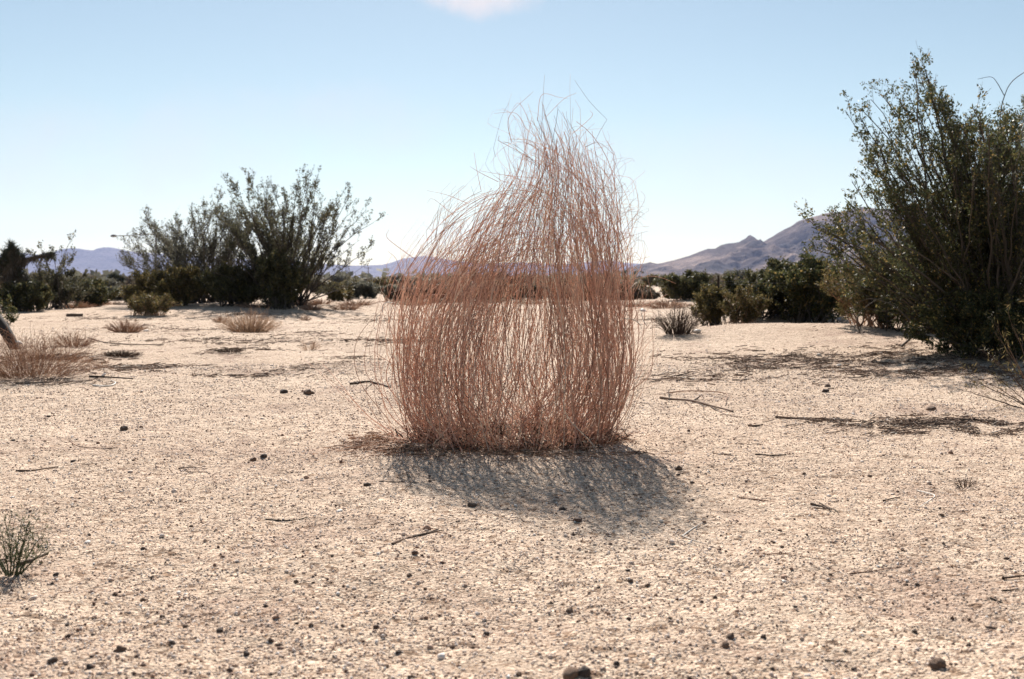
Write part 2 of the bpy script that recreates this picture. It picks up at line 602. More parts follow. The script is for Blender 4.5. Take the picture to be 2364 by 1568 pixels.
def mountain(name, prof, D, front, back, mat, seed, nx, ny, rough, wl_):
    us = np.array([p[0] for p in prof], float)
    vs = np.array([p[1] for p in prof], float)
    x0, x1 = (us[0] - W / 2) / F * D, (us[-1] - W / 2) / F * D
    x = np.linspace(x0, x1, nx)
    hgt = CAMZ + (HORIZON - np.interp(x / D * F + W / 2, us, vs)) / F * D
    y = np.concatenate([np.linspace(D - front, D, ny), np.linspace(D, D + back, ny // 3)[1:]])
    X, Y = np.meshgrid(x, y)
    Hh = np.broadcast_to(hgt, X.shape)
    f = np.where(Y < D, np.clip(1 - (D - Y) / front, 0, 1), np.clip(1 - (Y - D) / back, 0, 1))
    apron = 0.16 * smooth(0, 0.45, f)
    f2 = apron + 0.84 * np.clip((f - 0.30) / 0.70, 0, 1) ** 1.15
    ridge = 1 - np.abs(fbm(X / wl_, Y / (wl_ * 1.8), seed, 5, 0.55)) * 2.2
    Z = Hh * f2 * (1 - 0.6 * (1 - f) * (1 - ridge) * 2.2 * smooth(0.15, 0.5, f))
    Z = Z + rough * Hh * fbm(X / (wl_ * .30), Y / (wl_ * .30), seed + 40, 5, .6) * smooth(0.2, 0.7, f) * (1.6 - 1.2 * smooth(.8, 1, f)) - 0.4
    Z = np.maximum(Z, -0.6)
    V = np.stack([X, Y, Z], -1).reshape(-1, 3)
    a, b = len(y), len(x)
    idx = np.arange(a * b).reshape(a, b)
    q = np.stack([idx[:-1, :-1], idx[:-1, 1:], idx[1:, 1:], idx[1:, :-1]], -1).reshape(-1, 4)
    o = Geo().add(V, q).build(name, mat)
    tag(o, kind='structure')
    return X, Y, Z


right_m = mountain("mountain", [(1380, 652), (1440, 622), (1475, 611), (1500, 605), (1515, 609), (1560, 599), (1600, 586), (1632, 574), (1648, 574), (1662, 565), (1690, 559), (1704, 556), (1718, 549), (1727, 540), (1736, 548), (1757, 561), (1778, 549), (1800, 534), (1840, 514), (1870, 503), (1930, 493), (1990, 478), (2080, 486), (2200, 470), (2363, 500), (2600, 470), (2900, 560), (3200, 652)],
                   2600, 1100, 700, M['mount_near'], 3, 760, 240, 0.12, 230)
mountain("mountain", [(-2200, 640), (-1400, 600), (-600, 585), (-200, 592), (0, 590), (60, 584), (110, 590), (140, 576), (175, 573), (200, 577), (215, 579), (235, 572), (258, 571), (280, 576), (330, 585), (420, 588), (520, 596), (640, 603), (740, 609), (820, 613), (880, 612), (905, 606), (930, 597), (955, 594), (985, 591), (1010, 596), (1060, 604), (1120, 609), (1200, 606), (1290, 611), (1360, 604), (1410, 600), (1440, 607), (1500, 610), (1800, 600), (2400, 605), (3200, 600), (4200, 640)],
         7000, 1500, 600, M['mount_far'], 23, 520, 60, 0.05, 900)

# ------------------------------------------------------------------ gravel on the ground (nobody could count it)
OCT_V = np.array([[1, 0, 0], [-1, 0, 0], [0, 1, 0], [0, -1, 0], [0, 0, 1], [0, 0, -1]], float)
OCT_F = np.array([[0, 2, 4], [2, 1, 4], [1, 3, 4], [3, 0, 4], [2, 0, 5], [1, 2, 5], [3, 1, 5], [0, 3, 5]])


def grains(geo, x, y, r, level, tint):
    BV, BF = (OCT_V, OCT_F) if level == 0 else ico(level)
    n, k = len(x), len(BV)
    z = g(x, y)
    a = rng.uniform(0, 2 * math.pi, n)
    V = BV[None] * (1 + rng.uniform(-.28, .28, (n, k, 1)))
    V = V * (r[:, None] * rng.uniform(.7, 1.3, (n, 3)) * np.array([1.1, 1.1, .8]))[:, None, :]
    c, s = np.cos(a)[:, None], np.sin(a)[:, None]
    tl = rng.normal(0, .35, n)[:, None]
    vx, vy, vz = V[..., 0], V[..., 1], V[..., 2]
    vx, vz = vx * np.cos(tl) - vz * np.sin(tl), vx * np.sin(tl) + vz * np.cos(tl)
    V = np.stack([vx * c - vy * s + x[:, None], vx * s + vy * c + y[:, None], vz + (z + r * .28)[:, None]], -1)
    Fc = BF[None] + (np.arange(n) * k)[:, None, None]
    geo.add(V.reshape(-1, 3), tris=Fc.reshape(-1, 3), tint=np.repeat(tint, k))


def scatter(n, y0, y1, power):
    """positions in the wedge the place is seen in, a good margin either side"""
    t = rng.random(n)
    e = power + 2
    if abs(e) < 1e-6:
        y = y0 * (y1 / y0) ** t
    else:
        y = (y0 ** e + t * (y1 ** e - y0 ** e)) ** (1 / e)
    x = (rng.random(n) * 2 - 1) * (0.62 * y + 0.35)
    return x, y


geo = Geo()
x, y = scatter(230000, 1.05, 6.5, -1.5)
keep = (vnoise(x * 2.1, y * 2.1, 77) + 0.8 * vnoise(x * 9, y * 9, 78)) > rng.uniform(-.95, .35, len(x))
x, y = x[keep], y[keep]
r = 0.0014 * np.exp(rng.normal(0, .34, len(x))) * np.maximum(1, y / 2.6) ** .7
grains(geo, x, y, r, 0, rng.random(len(x)))
x, y = scatter(44000, 1.05, 15, -1.45)
keep = 1.5 * vnoise(x * 1.3, y * 1.9, 71) + vnoise(x * 5, y * 5, 72) > rng.uniform(-.9, .5, len(x))
x, y = x[keep], y[keep]
r = 0.0017 * np.exp(rng.normal(0, .36, len(x))) * np.maximum(1, y / 3) ** .5
grains(geo, x, y, r, 1, np.clip(rng.random(len(x)) ** 1.25, 0, 1))
x, y = scatter(500, 1.05, 11, -1.2)
r = 0.004 * np.exp(rng.normal(0, .28, len(x)))
grains(geo, x, y, r, 1, np.clip(rng.random(len(x)) ** 1.9, 0, 1))
tag(geo.build("gravel", M['gravel']), "coarse beige gravel scattered over the sandy ground", "gravel", kind='stuff')

# ------------------------------------------------------------------ dark twig and leaf litter, in patches
def litter(name, spots, n, size, label, mat='litter', sticks=0.25):
    """spots: (u, v, ru, rv) ellipses seen on the ground"""
    gq = Geo()
    for (u, v, ru, rv, wgt) in spots:
        k = int(n * wgt)
        c = gp(u, v)
        ax = abs(gp(u + ru, v)[0] - c[0])
        d0, d1 = gp(u, v + rv)[1], gp(u, v - rv)[1]
        ay = (d1 - d0) / 2
        cy = (d1 + d0) / 2
        rr = np.abs(rng.normal(0, .62, k)) + .25 * rng.random(k)
        th = rng.uniform(0, 2 * math.pi, k)
        x = c[0] + ax * rr * np.cos(th)
        y = cy + ay * rr * np.sin(th)
        kp = vnoise(x * 2.6, y * 4.0, 31) * 1.2 + vnoise(x * 11, y * 14, 32) * .8 > rng.uniform(-.45, .55, k)
        x, y = x[kp], y[kp]
        k = len(x)
        z = g(x, y)
        ks = int(k * sticks)
        L = size * rng.uniform(.8, 4.0, ks)
        a = rng.normal(0, .7, ks) + (rng.random(ks) > .8) * 1.5
        el_ = rng.normal(.06, .12, ks)
        dv = np.stack([np.cos(a) * np.cos(el_), np.sin(a) * np.cos(el_), np.sin(el_)], -1) * L[:, None]
        P0 = np.stack([x[:ks], y[:ks], z[:ks] + size * .25], -1)
        mid = P0 + rng.normal(0, 1, (ks, 3)) * (L * .08)[:, None]
        mid[:, 2] = np.maximum(mid[:, 2], P0[:, 2])
        P = bez(P0 - dv * .5, mid, P0 + dv * .5, 4)
        P[..., 2] = np.maximum(P[..., 2], z[:ks, None] + size * .1)
        R = np.repeat((size * rng.uniform(.06, .14, ks))[:, None], 4, 1)
        add_tubes(gq, P, R, 3)
        C = np.stack([x[ks:], y[ks:], z[ks:] + size * rng.uniform(.05, .3, k - ks)], -1)
        leaves(gq, C, np.full(k - ks, size * .7), .4, flat=.35)
    o = gq.build(name, M[mat])
    tag(o, label, "litter", kind='stuff')


litter("twig_litter", [(1760, 850, 130, 28, .28), (1900, 835, 190, 22, .3), (2050, 812, 130, 14, .2), (2230, 850, 170, 36, .6), (2080, 865, 200, 18, .2), (1950, 865, 160, 14, .08)], 9000, 0.022, "dark twig and leaf litter along the bank beside the tall creosote bush")
litter("twig_litter", [(2290, 985, 190, 20, .7), (2100, 980, 190, 12, .4), (1950, 970, 110, 5, .15), (2200, 1002, 190, 9, .3)], 6500, 0.016, "dark band of broken twigs on the sand at the right edge")
litter("twig_litter", [(850, 1025, 70, 18, .35), (930, 1040, 60, 10, .25), (1180, 1040, 240, 16, 1.0), (1420, 1020, 40, 14, .2)], 2400, 0.012, "reddish brown litter gathered under the tall dry bush", mat='dry_brown', sticks=.6)
litter("twig_litter", [(120, 880, 130, 12, .5), (790, 840, 90, 18, .5), (700, 850, 60, 8, .1)], 3000, 0.014, "thin dark litter on the sand left of the dry bush", )
litter("twig_litter", [(520, 812, 70, 7, .3), (420, 760, 150, 8, .25), (830, 740, 70, 6, .2), (800, 712, 90, 5, .15), (600, 862, 160, 10, .3), (330, 850, 120, 8, .25), (250, 760, 60, 8, .15), (700, 770, 110, 7, .2)], 3400, 0.022, "scattered brown twig litter on the open sand behind the dry bush", sticks=.4)

litter("twig_litter", [(300, 735, 260, 8, .3), (650, 728, 260, 7, .3), (1000, 740, 300, 9, .25), (1500, 735, 130, 8, .2), (500, 790, 300, 14, .3), (900, 790, 160, 12, .2), (1640, 820, 200, 12, .1), (120, 830, 160, 14, .2), (1560, 870, 110, 14, .1)], 5200, 0.026, "thin scattered debris over the pale sand in front of the far scrub", sticks=.4)

# ------------------------------------------------------------------ the tall dry bush in the middle
YB = 3.40
ROWS = [(1040, 955, 1412), (1019, 938, 1425), (980, 916, 1443), (900, 897, 1466), (800, 893, 1472), (720, 903, 1468), (640, 930, 1446), (560, 985, 1432), (500, 1035, 1428), (460, 1076, 1424), (430, 1113, 1418), (400, 1146, 1405), (350, 1170, 1380), (300, 1183, 1345), (260, 1195, 1300), (215, 1222, 1262)]


def zv(v):
    return CAMZ - (v - HORIZON) / F * YB


EZ = np.array([zv(r_[0]) for r_ in ROWS])
EL = np.array([(r_[1] - W / 2) / F * YB for r_ in ROWS])
ER = np.array([(r_[2] - W / 2) / F * YB for r_ in ROWS])


def env(z):
    return np.interp(z, EZ, (EL + ER) / 2), np.interp(z, EZ, (ER - EL) / 2)


def dry_bush():
    x0 = float((1182 - W / 2) / F * YB)
    base = (x0, YB, float(g(x0, YB)))
    t = thing("dry_bush", base, "tall reddish brown bush of thin dry stems alone in the middle of the sand", "bush")
    n, N = 325, 26
    clump = np.array([[-.92, -.15], [-.52, -.75], [-.18, .15], [.14, -.75], [.42, .3], [.66, -.6], [.97, .0], [-.6, .55], [.2, .7]])
    wgt = np.array([1.3, 1.0, .8, 1.1, .9, 1.1, 1.0, .8, .7])
    ci = rng.choice(len(clump), n, p=wgt / wgt.sum())
    s = clump[ci, 0] * .72 + rng.normal(0, .32, n)
    d = clump[ci, 1] * .8 + rng.normal(0, .32, n)
    rad = np.hypot(s, d)
    f_ = np.where(rad > 1, (1 - .18 * rng.random(n)) / np.maximum(rad, 1e-6), 1)
    s, d, rad = s * f_, d * f_, np.minimum(rad, 1)
    sb = clump[ci, 0] * .76 + rng.normal(0, .13, n)
    db = clump[ci, 1] * .92 + rng.normal(0, .12, n)
    ze = np.where(rng.random(n) < .76 + .2 * s, .66 + .43 * rng.beta(1.5, 1.35, n), rng.uniform(.30, .80, n))
    ze = np.where(s < -.35, np.minimum(ze, .66 + (s + 1) * .5 + rng.normal(0, .05, n)), ze)
    zz = g(x0 + sb * .3, YB + db * .26)
    T = np.linspace(0, 1, N)
    Z = zz[:, None] - .012 + (ze - zz)[:, None] * T[None] ** 1.12
    c, w = env(Z)
    fan = smooth(0.0, 1.0, np.clip(Z / rng.uniform(.2, .42, n)[:, None], 0, 1)) ** .7
    S = sb[:, None] + (s - sb)[:, None] * fan
    Dd = db[:, None] + (d - db)[:, None] * fan
    # every stem drifts across its neighbours on the way up
    S = S + rng.normal(0, .20, n)[:, None] * smooth(.2, .95, Z) + rng.normal(0, .10, n)[:, None] * np.sin(Z * 6 + rng.uniform(0, 6.28, n)[:, None]) * fan
    Dd = Dd + rng.normal(0, .2, n)[:, None] * smooth(.2, .95, Z)
    rr_ = np.hypot(S, Dd)
    lim = (.86 + .17 * rng.random(n))[:, None]
    k_ = np.where(rr_ > lim, (lim + .25 * (rr_ - lim)) / np.maximum(rr_, 1e-6), 1)
    S, Dd = S * k_, Dd * k_
    ph = rng.uniform(0, 6.28, (n, 4))
    am = rng.normal(0, .011, (n, 2))
    wob = smooth(0.05, .5, T)[None]
    X = c + S * w + wob * (am[:, :1] * np.sin(T * 6 + ph[:, :1]) + .22 * am[:, 1:] * np.sin(T * 15 + ph[:, 1:2]))
    tipk = np.clip(T[None] - .72, 0, 1) ** 1.7
    X = X + np.clip(rng.normal(0, .30, n), -.5, .5)[:, None] * tipk
    wd = np.minimum(w, .33) * .95
    Y = YB + Dd * wd + wob * (am[:, 1:] * np.sin(T * 6 + ph[:, 2:3]) + .3 * am[:, :1] * np.sin(T * 12 + ph[:, 3:4])) + rng.normal(0, .4, n)[:, None] * tipk
    Z = Z - np.abs(rng.normal(0, .35, n))[:, None] * tipk * (Z > .3)
    # tall ones climb straighter than the crown's outline
    i6 = 7
    xt = X[:, -1:]
    chord = X[:, i6:i6 + 1] + (xt - X[:, i6:i6 + 1]) * (Z - Z[:, i6:i6 + 1]) / np.maximum(Z[:, -1:] - Z[:, i6:i6 + 1], .05)
    kk_ = .55 * smooth(0, .35, (np.arange(N) - i6) / (N - i6))[None] * (ze > .66)[:, None]
    X = X * (1 - kk_) + chord * kk_
    P = np.stack([X, Y, Z], -1)

    # the weeping outer stems: they rise from the foot, belly out and arch over to the crown's middle
    def arcs(m, px, uc, sgn, q0, zj, phimax):
        D = resample(np.array([[(abs(u - uc) if sgn * (u - uc) > 0 else -abs(u - uc)) / F * YB, CAMZ - (v - HORIZON) / F * YB] for u, v in px]), 60)
        phi = rng.uniform(-phimax, phimax, m)
        q = rng.uniform(q0, 1.0, m)
        tz = q * rng.uniform(1 - zj, 1 + .4 * zj, m)
        t0 = rng.uniform(0, .05, m)
        t1 = np.where(rng.random(m) < .5, rng.uniform(.62, 1.0, m), rng.uniform(.4, .8, m))
        tt_ = t0[:, None] + (t1 - t0)[:, None] * np.linspace(0, 1, N)[None]
        f = tt_ * 59
        i = np.clip(f.astype(int), 0, 58)
        f = f - i
        rho = D[i, 0] * (1 - f) + D[i + 1, 0] * f
        zz_ = D[i, 1] * (1 - f) + D[i + 1, 1] * f
        rho = rho * q[:, None]
        xc = (uc - W / 2) / F * YB
        dy = np.clip(.33 / .40, 0, 1)
        Tn = np.linspace(0, 1, N)[None]
        w_ = smooth(0, .3, Tn)
        pa, pb_ = rng.uniform(0, 6.28, (2, m, 1))
        sw = rng.normal(0, .012, (m, 1)) * np.sin(Tn * 6 + pa) * w_ + rng.normal(0, .004, (m, 1)) * np.sin(Tn * 17 + pb_) * w_
        x_ = xc + sgn * rho * np.cos(phi)[:, None] + sw + rng.normal(0, .012, (m, 1)) + rng.normal(0, .07, (m, 1)) * smooth(.3, 1, Tn)
        y_ = YB + rho * dy * np.sin(phi)[:, None] + rng.normal(0, .012, (m, 1)) + rng.normal(0, .06, (m, 1)) * smooth(.3, 1, Tn) + sw[:, ::-1]
        z_ = zz_ * tz[:, None]
        # they start from the same few crowns as the rest
        cx_, hw = env(np.array([0.02]))
        cl = (clump[:, 0] * .77 * hw + cx_)[rng.integers(0, len(clump), m)]
        near_ = np.argmin(np.abs(x_[:, :1] + rng.normal(0, .07, (m, 1)) - (clump[None, :, 0] * .77 * hw + cx_)), 1)
        cl = clump[near_, 0] * .77 * hw + cx_
        pull = (1 - smooth(0, rng.uniform(.18, .4, (m, 1)), Tn))
        x_ = x_ + (cl[:, None] + rng.normal(0, .018, (m, 1)) - x_[:, :1]) * pull * .85
        z_ = z_ - z_[:, :1] + g(x_[:, 0], y_[:, 0])[:, None] - .01
        return np.stack([x_, y_, z_], -1)

    PL = arcs(172, [(985, 1030), (925, 975), (898, 890), (893, 800), (905, 700), (945, 610), (1010, 530), (1090, 470), (1180, 432), (1270, 428), (1340, 450)], 1215, -1, .72, .10, 1.35)
    PR = arcs(150, [(1385, 1030), (1440, 960), (1468, 870), (1473, 780), (1466, 670), (1452, 560), (1428, 460), (1388, 380), (1325, 310), (1245, 268), (1180, 262)], 1225, 1, .72, .12, 1.35)
    P = np.concatenate([P, PL, PR])
    ze = np.concatenate([ze, PL[:, -1, 2], PR[:, -1, 2]])
    rad = np.concatenate([rad, np.full(len(PL) + len(PR), .9)])
    n = len(P)
    r0 = rng.uniform(.0007, .0016, n)
    R = r0[:, None] * (1 - .5 * T[None] ** 1.4)
    # twigs that leave the stems at a narrow angle
    k = 2000
    idx = rng.integers(0, n, k)
    tt = rng.beta(2.4, 1.5, k) * .93 + .05
    p, tg = on(P, idx, tt)
    out = np.stack([p[:, 0] - env(p[:, 2])[0], (p[:, 1] - YB), np.zeros(k)], -1)
    dirn = unit(tg + .60 * rand_perp(tg) + .4 * out)
    L = rng.uniform(.06, .28, k) * (1 - .3 * tt)
    bend = unit(dirn + .55 * rng.normal(size=(k, 3)) + .25 * np.array([0, 0, 1]))
    # twigs near the outside turn back towards the crown's middle
    c2, w2 = env(p[:, 2] + L)
    inward = np.stack([c2 - p[:, 0], YB - p[:, 1], np.zeros(k)], -1)
    bend = unit(bend + .5 * inward)
    M1 = p + dirn * (L * .55)[:, None]
    E1 = M1 + bend * (L * .5)[:, None]
    P2 = bez(p, M1, E1, 8)
    R2 = (rng.uniform(.0005, .00085, k))[:, None] * (1 - .5 * np.linspace(0, 1, 8)[None])
    def hold(Q, slack):
        # loose pieces stay near the crown's outline
        cc, ww = env(Q[..., 2])
        off = Q[..., 0] - cc
        Q[..., 0] = cc + np.clip(off, -(ww + slack), ww + slack)
        return Q

    P = hold(P, .035)
    P2 = hold(P2, .05)
    # loose ends that arch out of the crown
    k3 = 480
    cand = np.argsort(-(ze + .5 * rad + rng.random(n) * .5))[:300]
    idx = rng.choice(cand, k3)
    tt = rng.uniform(.55, .99, k3)
    p, tg = on(P, idx, tt)
    dirn = unit(tg * 1.0 + .75 * rand_perp(tg))
    L = rng.uniform(.06, .22, k3)
    o3 = unit(np.stack([p[:, 0] - env(p[:, 2])[0] + rng.normal(0, .05, k3), (p[:, 1] - YB) + rng.normal(0, .05, k3), np.zeros(k3)], -1))
    E = p + dirn * (L * .75)[:, None] + o3 * (L * rng.uniform(.1, .8, k3))[:, None] - np.array([0, 0, 1]) * (L * rng.uniform(-.15, .55, k3))[:, None] + rng.normal(0, .02, (k3, 3))
    M3 = p + dirn * (L * .62)[:, None] + np.array([0, 0, .015])
    P3 = bez(p, M3, E, 8)
    P3 = hold(P3, .075)
    R3 = (rng.uniform(.0004, .0007, k3))[:, None] * (1 - .4 * np.linspace(0, 1, 8)[None])
    # low dead side shoots round the foot
    k4 = 650
    th = rng.uniform(0, 6.28, k4)
    rr = rng.uniform(.3, 1.0, k4)
    bx, by = x0 + np.cos(th) * .34 * rr, YB + np.sin(th) * .28 * rr
    p = np.stack([bx, by, g(bx, by) + .003], -1)
    L = rng.uniform(.03, .13, k4)
    dirn = unit(np.stack([np.cos(th) * 1.0, np.sin(th) * 1.0, rng.uniform(.1, 1.1, k4)], -1) + .5 * rng.normal(size=(k4, 3)))
    dirn[:, 2] = np.abs(dirn[:, 2])
    E = p + dirn * L[:, None]
    P4 = bez(p, p + dirn * (L * .5)[:, None] + rng.normal(0, .012, (k4, 3)) * np.array([1, 1, 0]), E, 8)
    R4 = np.repeat(rng.uniform(.0005, .001, k4)[:, None], 8, 1)
    # long single wisps seen beside the crown, given by where they start and lean
    W_ = [[(935, 1035), (860, 970), (790, 900), (690, 822)], [(940, 1036), (870, 985), (800, 920), (735, 860)], [(925, 1030), (880, 980), (850, 930), (845, 880)],
          [(930, 1030), (850, 960), (780, 880), (745, 840)], [(915, 1000), (868, 930), (872, 850), (905, 770)], [(905, 980), (830, 880), (822, 790), (880, 716), (925, 690)],
          [(900, 930), (845, 860), (850, 780), (885, 735)], [(910, 1010), (885, 930), (880, 860), (898, 800)],
          [(1425, 1010), (1475, 900), (1510, 810), (1550, 742)], [(1430, 1000), (1490, 880), (1530, 790)], [(1435, 980), (1500, 830), (1508, 790)], [(1440, 960), (1478, 860), (1482, 790)],
          [(1425, 660), (1480, 640), (1520, 640), (1560, 655)], [(1440, 720), (1490, 705), (1540, 680)], [(1445, 700), (1462, 640), (1450, 590), (1470, 560)],
          [(1415, 640), (1452, 560), (1455, 480), (1410, 390), (1350, 340)], [(1420, 600), (1470, 500), (1462, 420), (1425, 405)], [(1430, 560), (1460, 510), (1488, 460), (1478, 440)],
          [(1425, 640), (1462, 585), (1478, 595)], [(1400, 420), (1422, 370), (1398, 322), (1390, 300)], [(1350, 340), (1382, 330), (1418, 358)],
          [(1180, 330), (1175, 270), (1230, 212)], [(1230, 300), (1200, 240), (1180, 255)], [(1240, 280), (1250, 220), (1290, 225), (1310, 228)], [(1215, 300), (1190, 262), (1140, 262)],
          [(1110, 440), (1100, 390), (1094, 352)], [(1150, 420), (1110, 400), (1085, 385)], [(1080, 470), (1030, 450), (985, 440)], [(1050, 500), (1000, 460), (985, 470)],
          [(960, 600), (905, 560), (892, 545), (898, 530)], [(930, 650), (915, 600), (895, 580)], [(1260, 270), (1300, 230), (1330, 215)], [(1320, 310), (1365, 270), (1362, 255)]]
    PW, tW = [], []
    for w_ in W_:
        yo = YB + rng.uniform(-.12, .12)
        pts = [at(u, v, yo) for u, v in w_]
        if w_[0][1] > 990:
            pts[0][2] = float(g(pts[0][0], yo)) + .002
        PW.append(resample(pts, N))
    PW = np.array(PW)
    RW = rng.uniform(.0008, .0012, len(PW))[:, None] * (1 - .55 * T[None])
    # the hundred that show largest are stems of their own, the rest one tangle
    front = np.argsort((P[:, 10, 1] - YB) - .25 * np.abs(P[:, 10, 0] - x0) - .2 * ze)[:100 - len(PW)]
    for j in front:
        q = Geo()
        add_tubes(q, P[j:j + 1], R[j:j + 1] * 1.12, 4)
        q.build("stem", M['red_stem'], t)
    for j in range(len(PW)):
        q = Geo()
        add_tubes(q, PW[j:j + 1], RW[j:j + 1], 4)
        q.build("stem", M['red_stem'], t)
    rest = np.setdiff1d(np.arange(n), front)
    q = Geo()
    add_tubes(q, P[rest], R[rest], 4)
    add_tubes(q, P2, R2, 3)
    add_tubes(q, P3, R3, 3)
    add_tubes(q, P4, R4, 3)
    o = q.build("stem_tangle", M['red_stem'], t)
    o['kind'] = 'stuff'
    # curled ends; a pale colour stands in for their white glints
    for w_ in ([(882, 722), (884, 706), (893, 698), (905, 700)], [(1437, 735), (1462, 738), (1480, 752)], [(1480, 722), (1484, 738), (1492, 752)], [(1466, 640), (1470, 622), (1465, 616)], [(868, 745), (870, 732), (877, 728)], [(1452, 668), (1464, 656), (1470, 652)]):
        P_ = resample([at(u, v, YB - .1) for u, v in w_], 10)[None]
        q = Geo()
        add_tubes(q, P_, np.full((1, 10), .0016), 4)
        q.build("curled_tip", M['pale_stem'], t)
    # dark woody foot
    q = Geo()
    k = 900
    C = []
    for (a, b) in clump:
        m = k // len(clump)
        C.append(np.stack([x0 + a * .30 + rng.normal(0, .035, m), YB + b * .25 + rng.normal(0, .035, m), np.abs(rng.normal(0, .02, m))], -1))
    C = np.concatenate(C)
    C[:, 2] += g(C[:, 0], C[:, 1])
    dv = unit(rng.normal(size=C.shape) * np.array([1, 1, .6]) + np.array([0, 0, .5])) * rng.uniform(.012, .035, len(C))[:, None]
    PF = np.stack([C - dv * .5, C, C + dv * .5], 1)
    add_tubes(q, PF, np.repeat(rng.uniform(.0008, .0022, len(C))[:, None], 3, 1), 3)
    q.build("root_crown", M['dark_stick'], t)


dry_bush()

# ------------------------------------------------------------------ leafy desert shrubs
def shrub_geo(tips, base_r, n1, n2, leaf_size, leaf_n, ups=.35, r0=.012, spread=.5, stem_r=1.0, lowleaf=.3, n1len=(.16, .30), twig=(.05, .13), bow=.0):
    """stems from a common foot to the given tips (local coordinates), branching twice; leaf centres along the twigs"""
    tips = np.asarray(tips, float)
    n = len(tips)
    a = rng.uniform(0, 6.28, n)
    rr = base_r * np.sqrt(rng.random(n))
    B = np.stack([rr * np.cos(a), rr * np.sin(a), np.full(n, -.02)], -1)
    B[:, :2] += tips[:, :2] * .06
    d = tips - B
    Mid = B + d * np.array([.42 + bow, .42 + bow, .56]) + rng.normal(0, .035, (n, 3)) * np.linalg.norm(d, axis=1)[:, None]
    P = bez(B, Mid, tips, 14)
    P[:, 1:-1] += rng.normal(0, .004, (n, 12, 3)) * np.linalg.norm(d, axis=1)[:, None, None]
    Ls = np.linalg.norm(d, axis=1)
    tline = np.linspace(0, 1, 14)
    R = r0 * stem_r * rng.uniform(.6, 1.1, n)[:, None] * (1 - .8 * tline[None])
    k = int(n * n1)
    idx = rng.integers(0, n, k)
    tt = lowleaf + (1 - lowleaf) * rng.random(k) ** .8
    p, tg = on(P, idx, tt)
    dr = unit(tg * .8 + spread * rand_perp(tg) + np.array([0, 0, ups]))
    L1 = Ls[idx] * rng.uniform(n1len[0], n1len[1], k) * (1.15 - .65 * tt)
    E = p + dr * L1[:, None] + np.array([0, 0, 1]) * (L1 * .12)[:, None]
    P1 = bez(p, p + dr * (L1 * .5)[:, None] + rng.normal(0, .06, (k, 3)) * L1[:, None], E, 6)
    R1 = np.maximum(r0 * .3 * (1 - .55 * tt), r0 * .08)[:, None] * (1 - .6 * np.linspace(0, 1, 6)[None])
    k2 = int(k * n2)
    i2 = rng.integers(0, k, k2)
    t2 = .15 + .85 * rng.random(k2)
    p2, tg2 = on(P1, i2, t2)
    d2 = unit(tg2 * .7 + .75 * rand_perp(tg2) + np.array([0, 0, ups]))
    sc = np.median(Ls)
    L2 = rng.uniform(twig[0], twig[1], k2) * sc
    P2 = bez(p2, p2 + d2 * (L2 * .5)[:, None] + rng.normal(0, .1, (k2, 3)) * L2[:, None], p2 + d2 * L2[:, None], 4)
    R2 = np.full((k2, 4), r0 * .075)
    m = int(k2 * leaf_n)
    i3 = rng.integers(0, k2, m)
    t3 = rng.random(m) ** .6
    pl, tl = on(P2, i3, t3)
    C = pl + rng.normal(0, leaf_size * .45, (m, 3))
    m2 = int(k * leaf_n * .35)
    i4 = rng.integers(0, k, m2)
    pl2, tl2 = on(P1, i4, .4 + .6 * rng.random(m2))
    C = np.concatenate([C, pl2 + rng.normal(0, leaf_size * .4, (m2, 3))])
    U = np.concatenate([tl, tl2])
    C[:, 2] = np.maximum(C[:, 2], .01)
    return P, R, (P1, R1), (P2, R2), C, U


def leafy(name, base, tips, label, cat, leaf_mat, wood='wood', group=None, aspect=.5, extra_stems=None, parts=True, max_stems=40, **kw):
    """tips are local to base"""
    t = thing(name, base, label, cat, group)
    P, R, b1, b2, C, U = shrub_geo(tips, **kw)
    ns = min(len(P), max_stems) if parts else 0
    for j in range(ns):
        q = Geo()
        add_tubes(q, P[j:j + 1], R[j:j + 1], 5)
        q.build("stem", M[wood], t, world_coords=False)
    q = Geo()
    if len(P) > ns:
        add_tubes(q, P[ns:], R[ns:], 4)
    add_tubes(q, b1[0], b1[1], 3)
    add_tubes(q, b2[0], b2[1], 3)
    q.build("twig_tangle", M[wood], t, world_coords=False)['kind'] = 'stuff'
    if len(C):
        q = Geo()
        leaves(q, C, np.full(len(C), kw['leaf_size']), aspect, U)
        q.build("foliage", M[leaf_mat], t, world_coords=False)
    if extra_stems:
        for pts, rad in extra_stems:
            P_ = resample(pts, 18)[None] - np.asarray(base)[None, None]
            q = Geo()
            add_tubes(q, P_, rad * (1 - .6 * np.linspace(0, 1, 18))[None], 4)
            q.build("bare_branch", M['wood'], t, world_coords=False)
    return t


def tips_from(base, px, Y, jitter_y, more=0, mspread=None):
    """tips at photo positions px near depth Y, local to base"""
    out = []
    for u, v in px:
        out.append(at(u, v, Y + rng.normal(0, jitter_y)) - base)
    return out


def dome(n, rx, ry, h, hmin=.45, lean=(0, 0)):
    """tips spread over a dome, local"""
    a = rng.uniform(0, 6.28, n)
    e = rng.random(n) ** .6
    k = rng.uniform(.78, 1.0, n)
    return np.stack([rx * e * np.cos(a) * k + lean[0], ry * e * np.sin(a) * k + lean[1], h * np.maximum(np.sqrt(np.maximum(1 - e ** 2 * .85, 0)), hmin) * k], -1)


def fan_tips(base, prof, n, Y, jy, drop):
    us = np.array([p[0] for p in prof], float)
    vs = np.array([p[1] for p in prof], float)
    out = []
    for _ in range(n):
        u = rng.uniform(us[0], us[-1])
        v = np.interp(u, us, vs) + abs(rng.normal(0, drop)) + rng.uniform(0, 20)
        out.append(at(u, v, Y + rng.normal(0, jy)) - base)
    return out


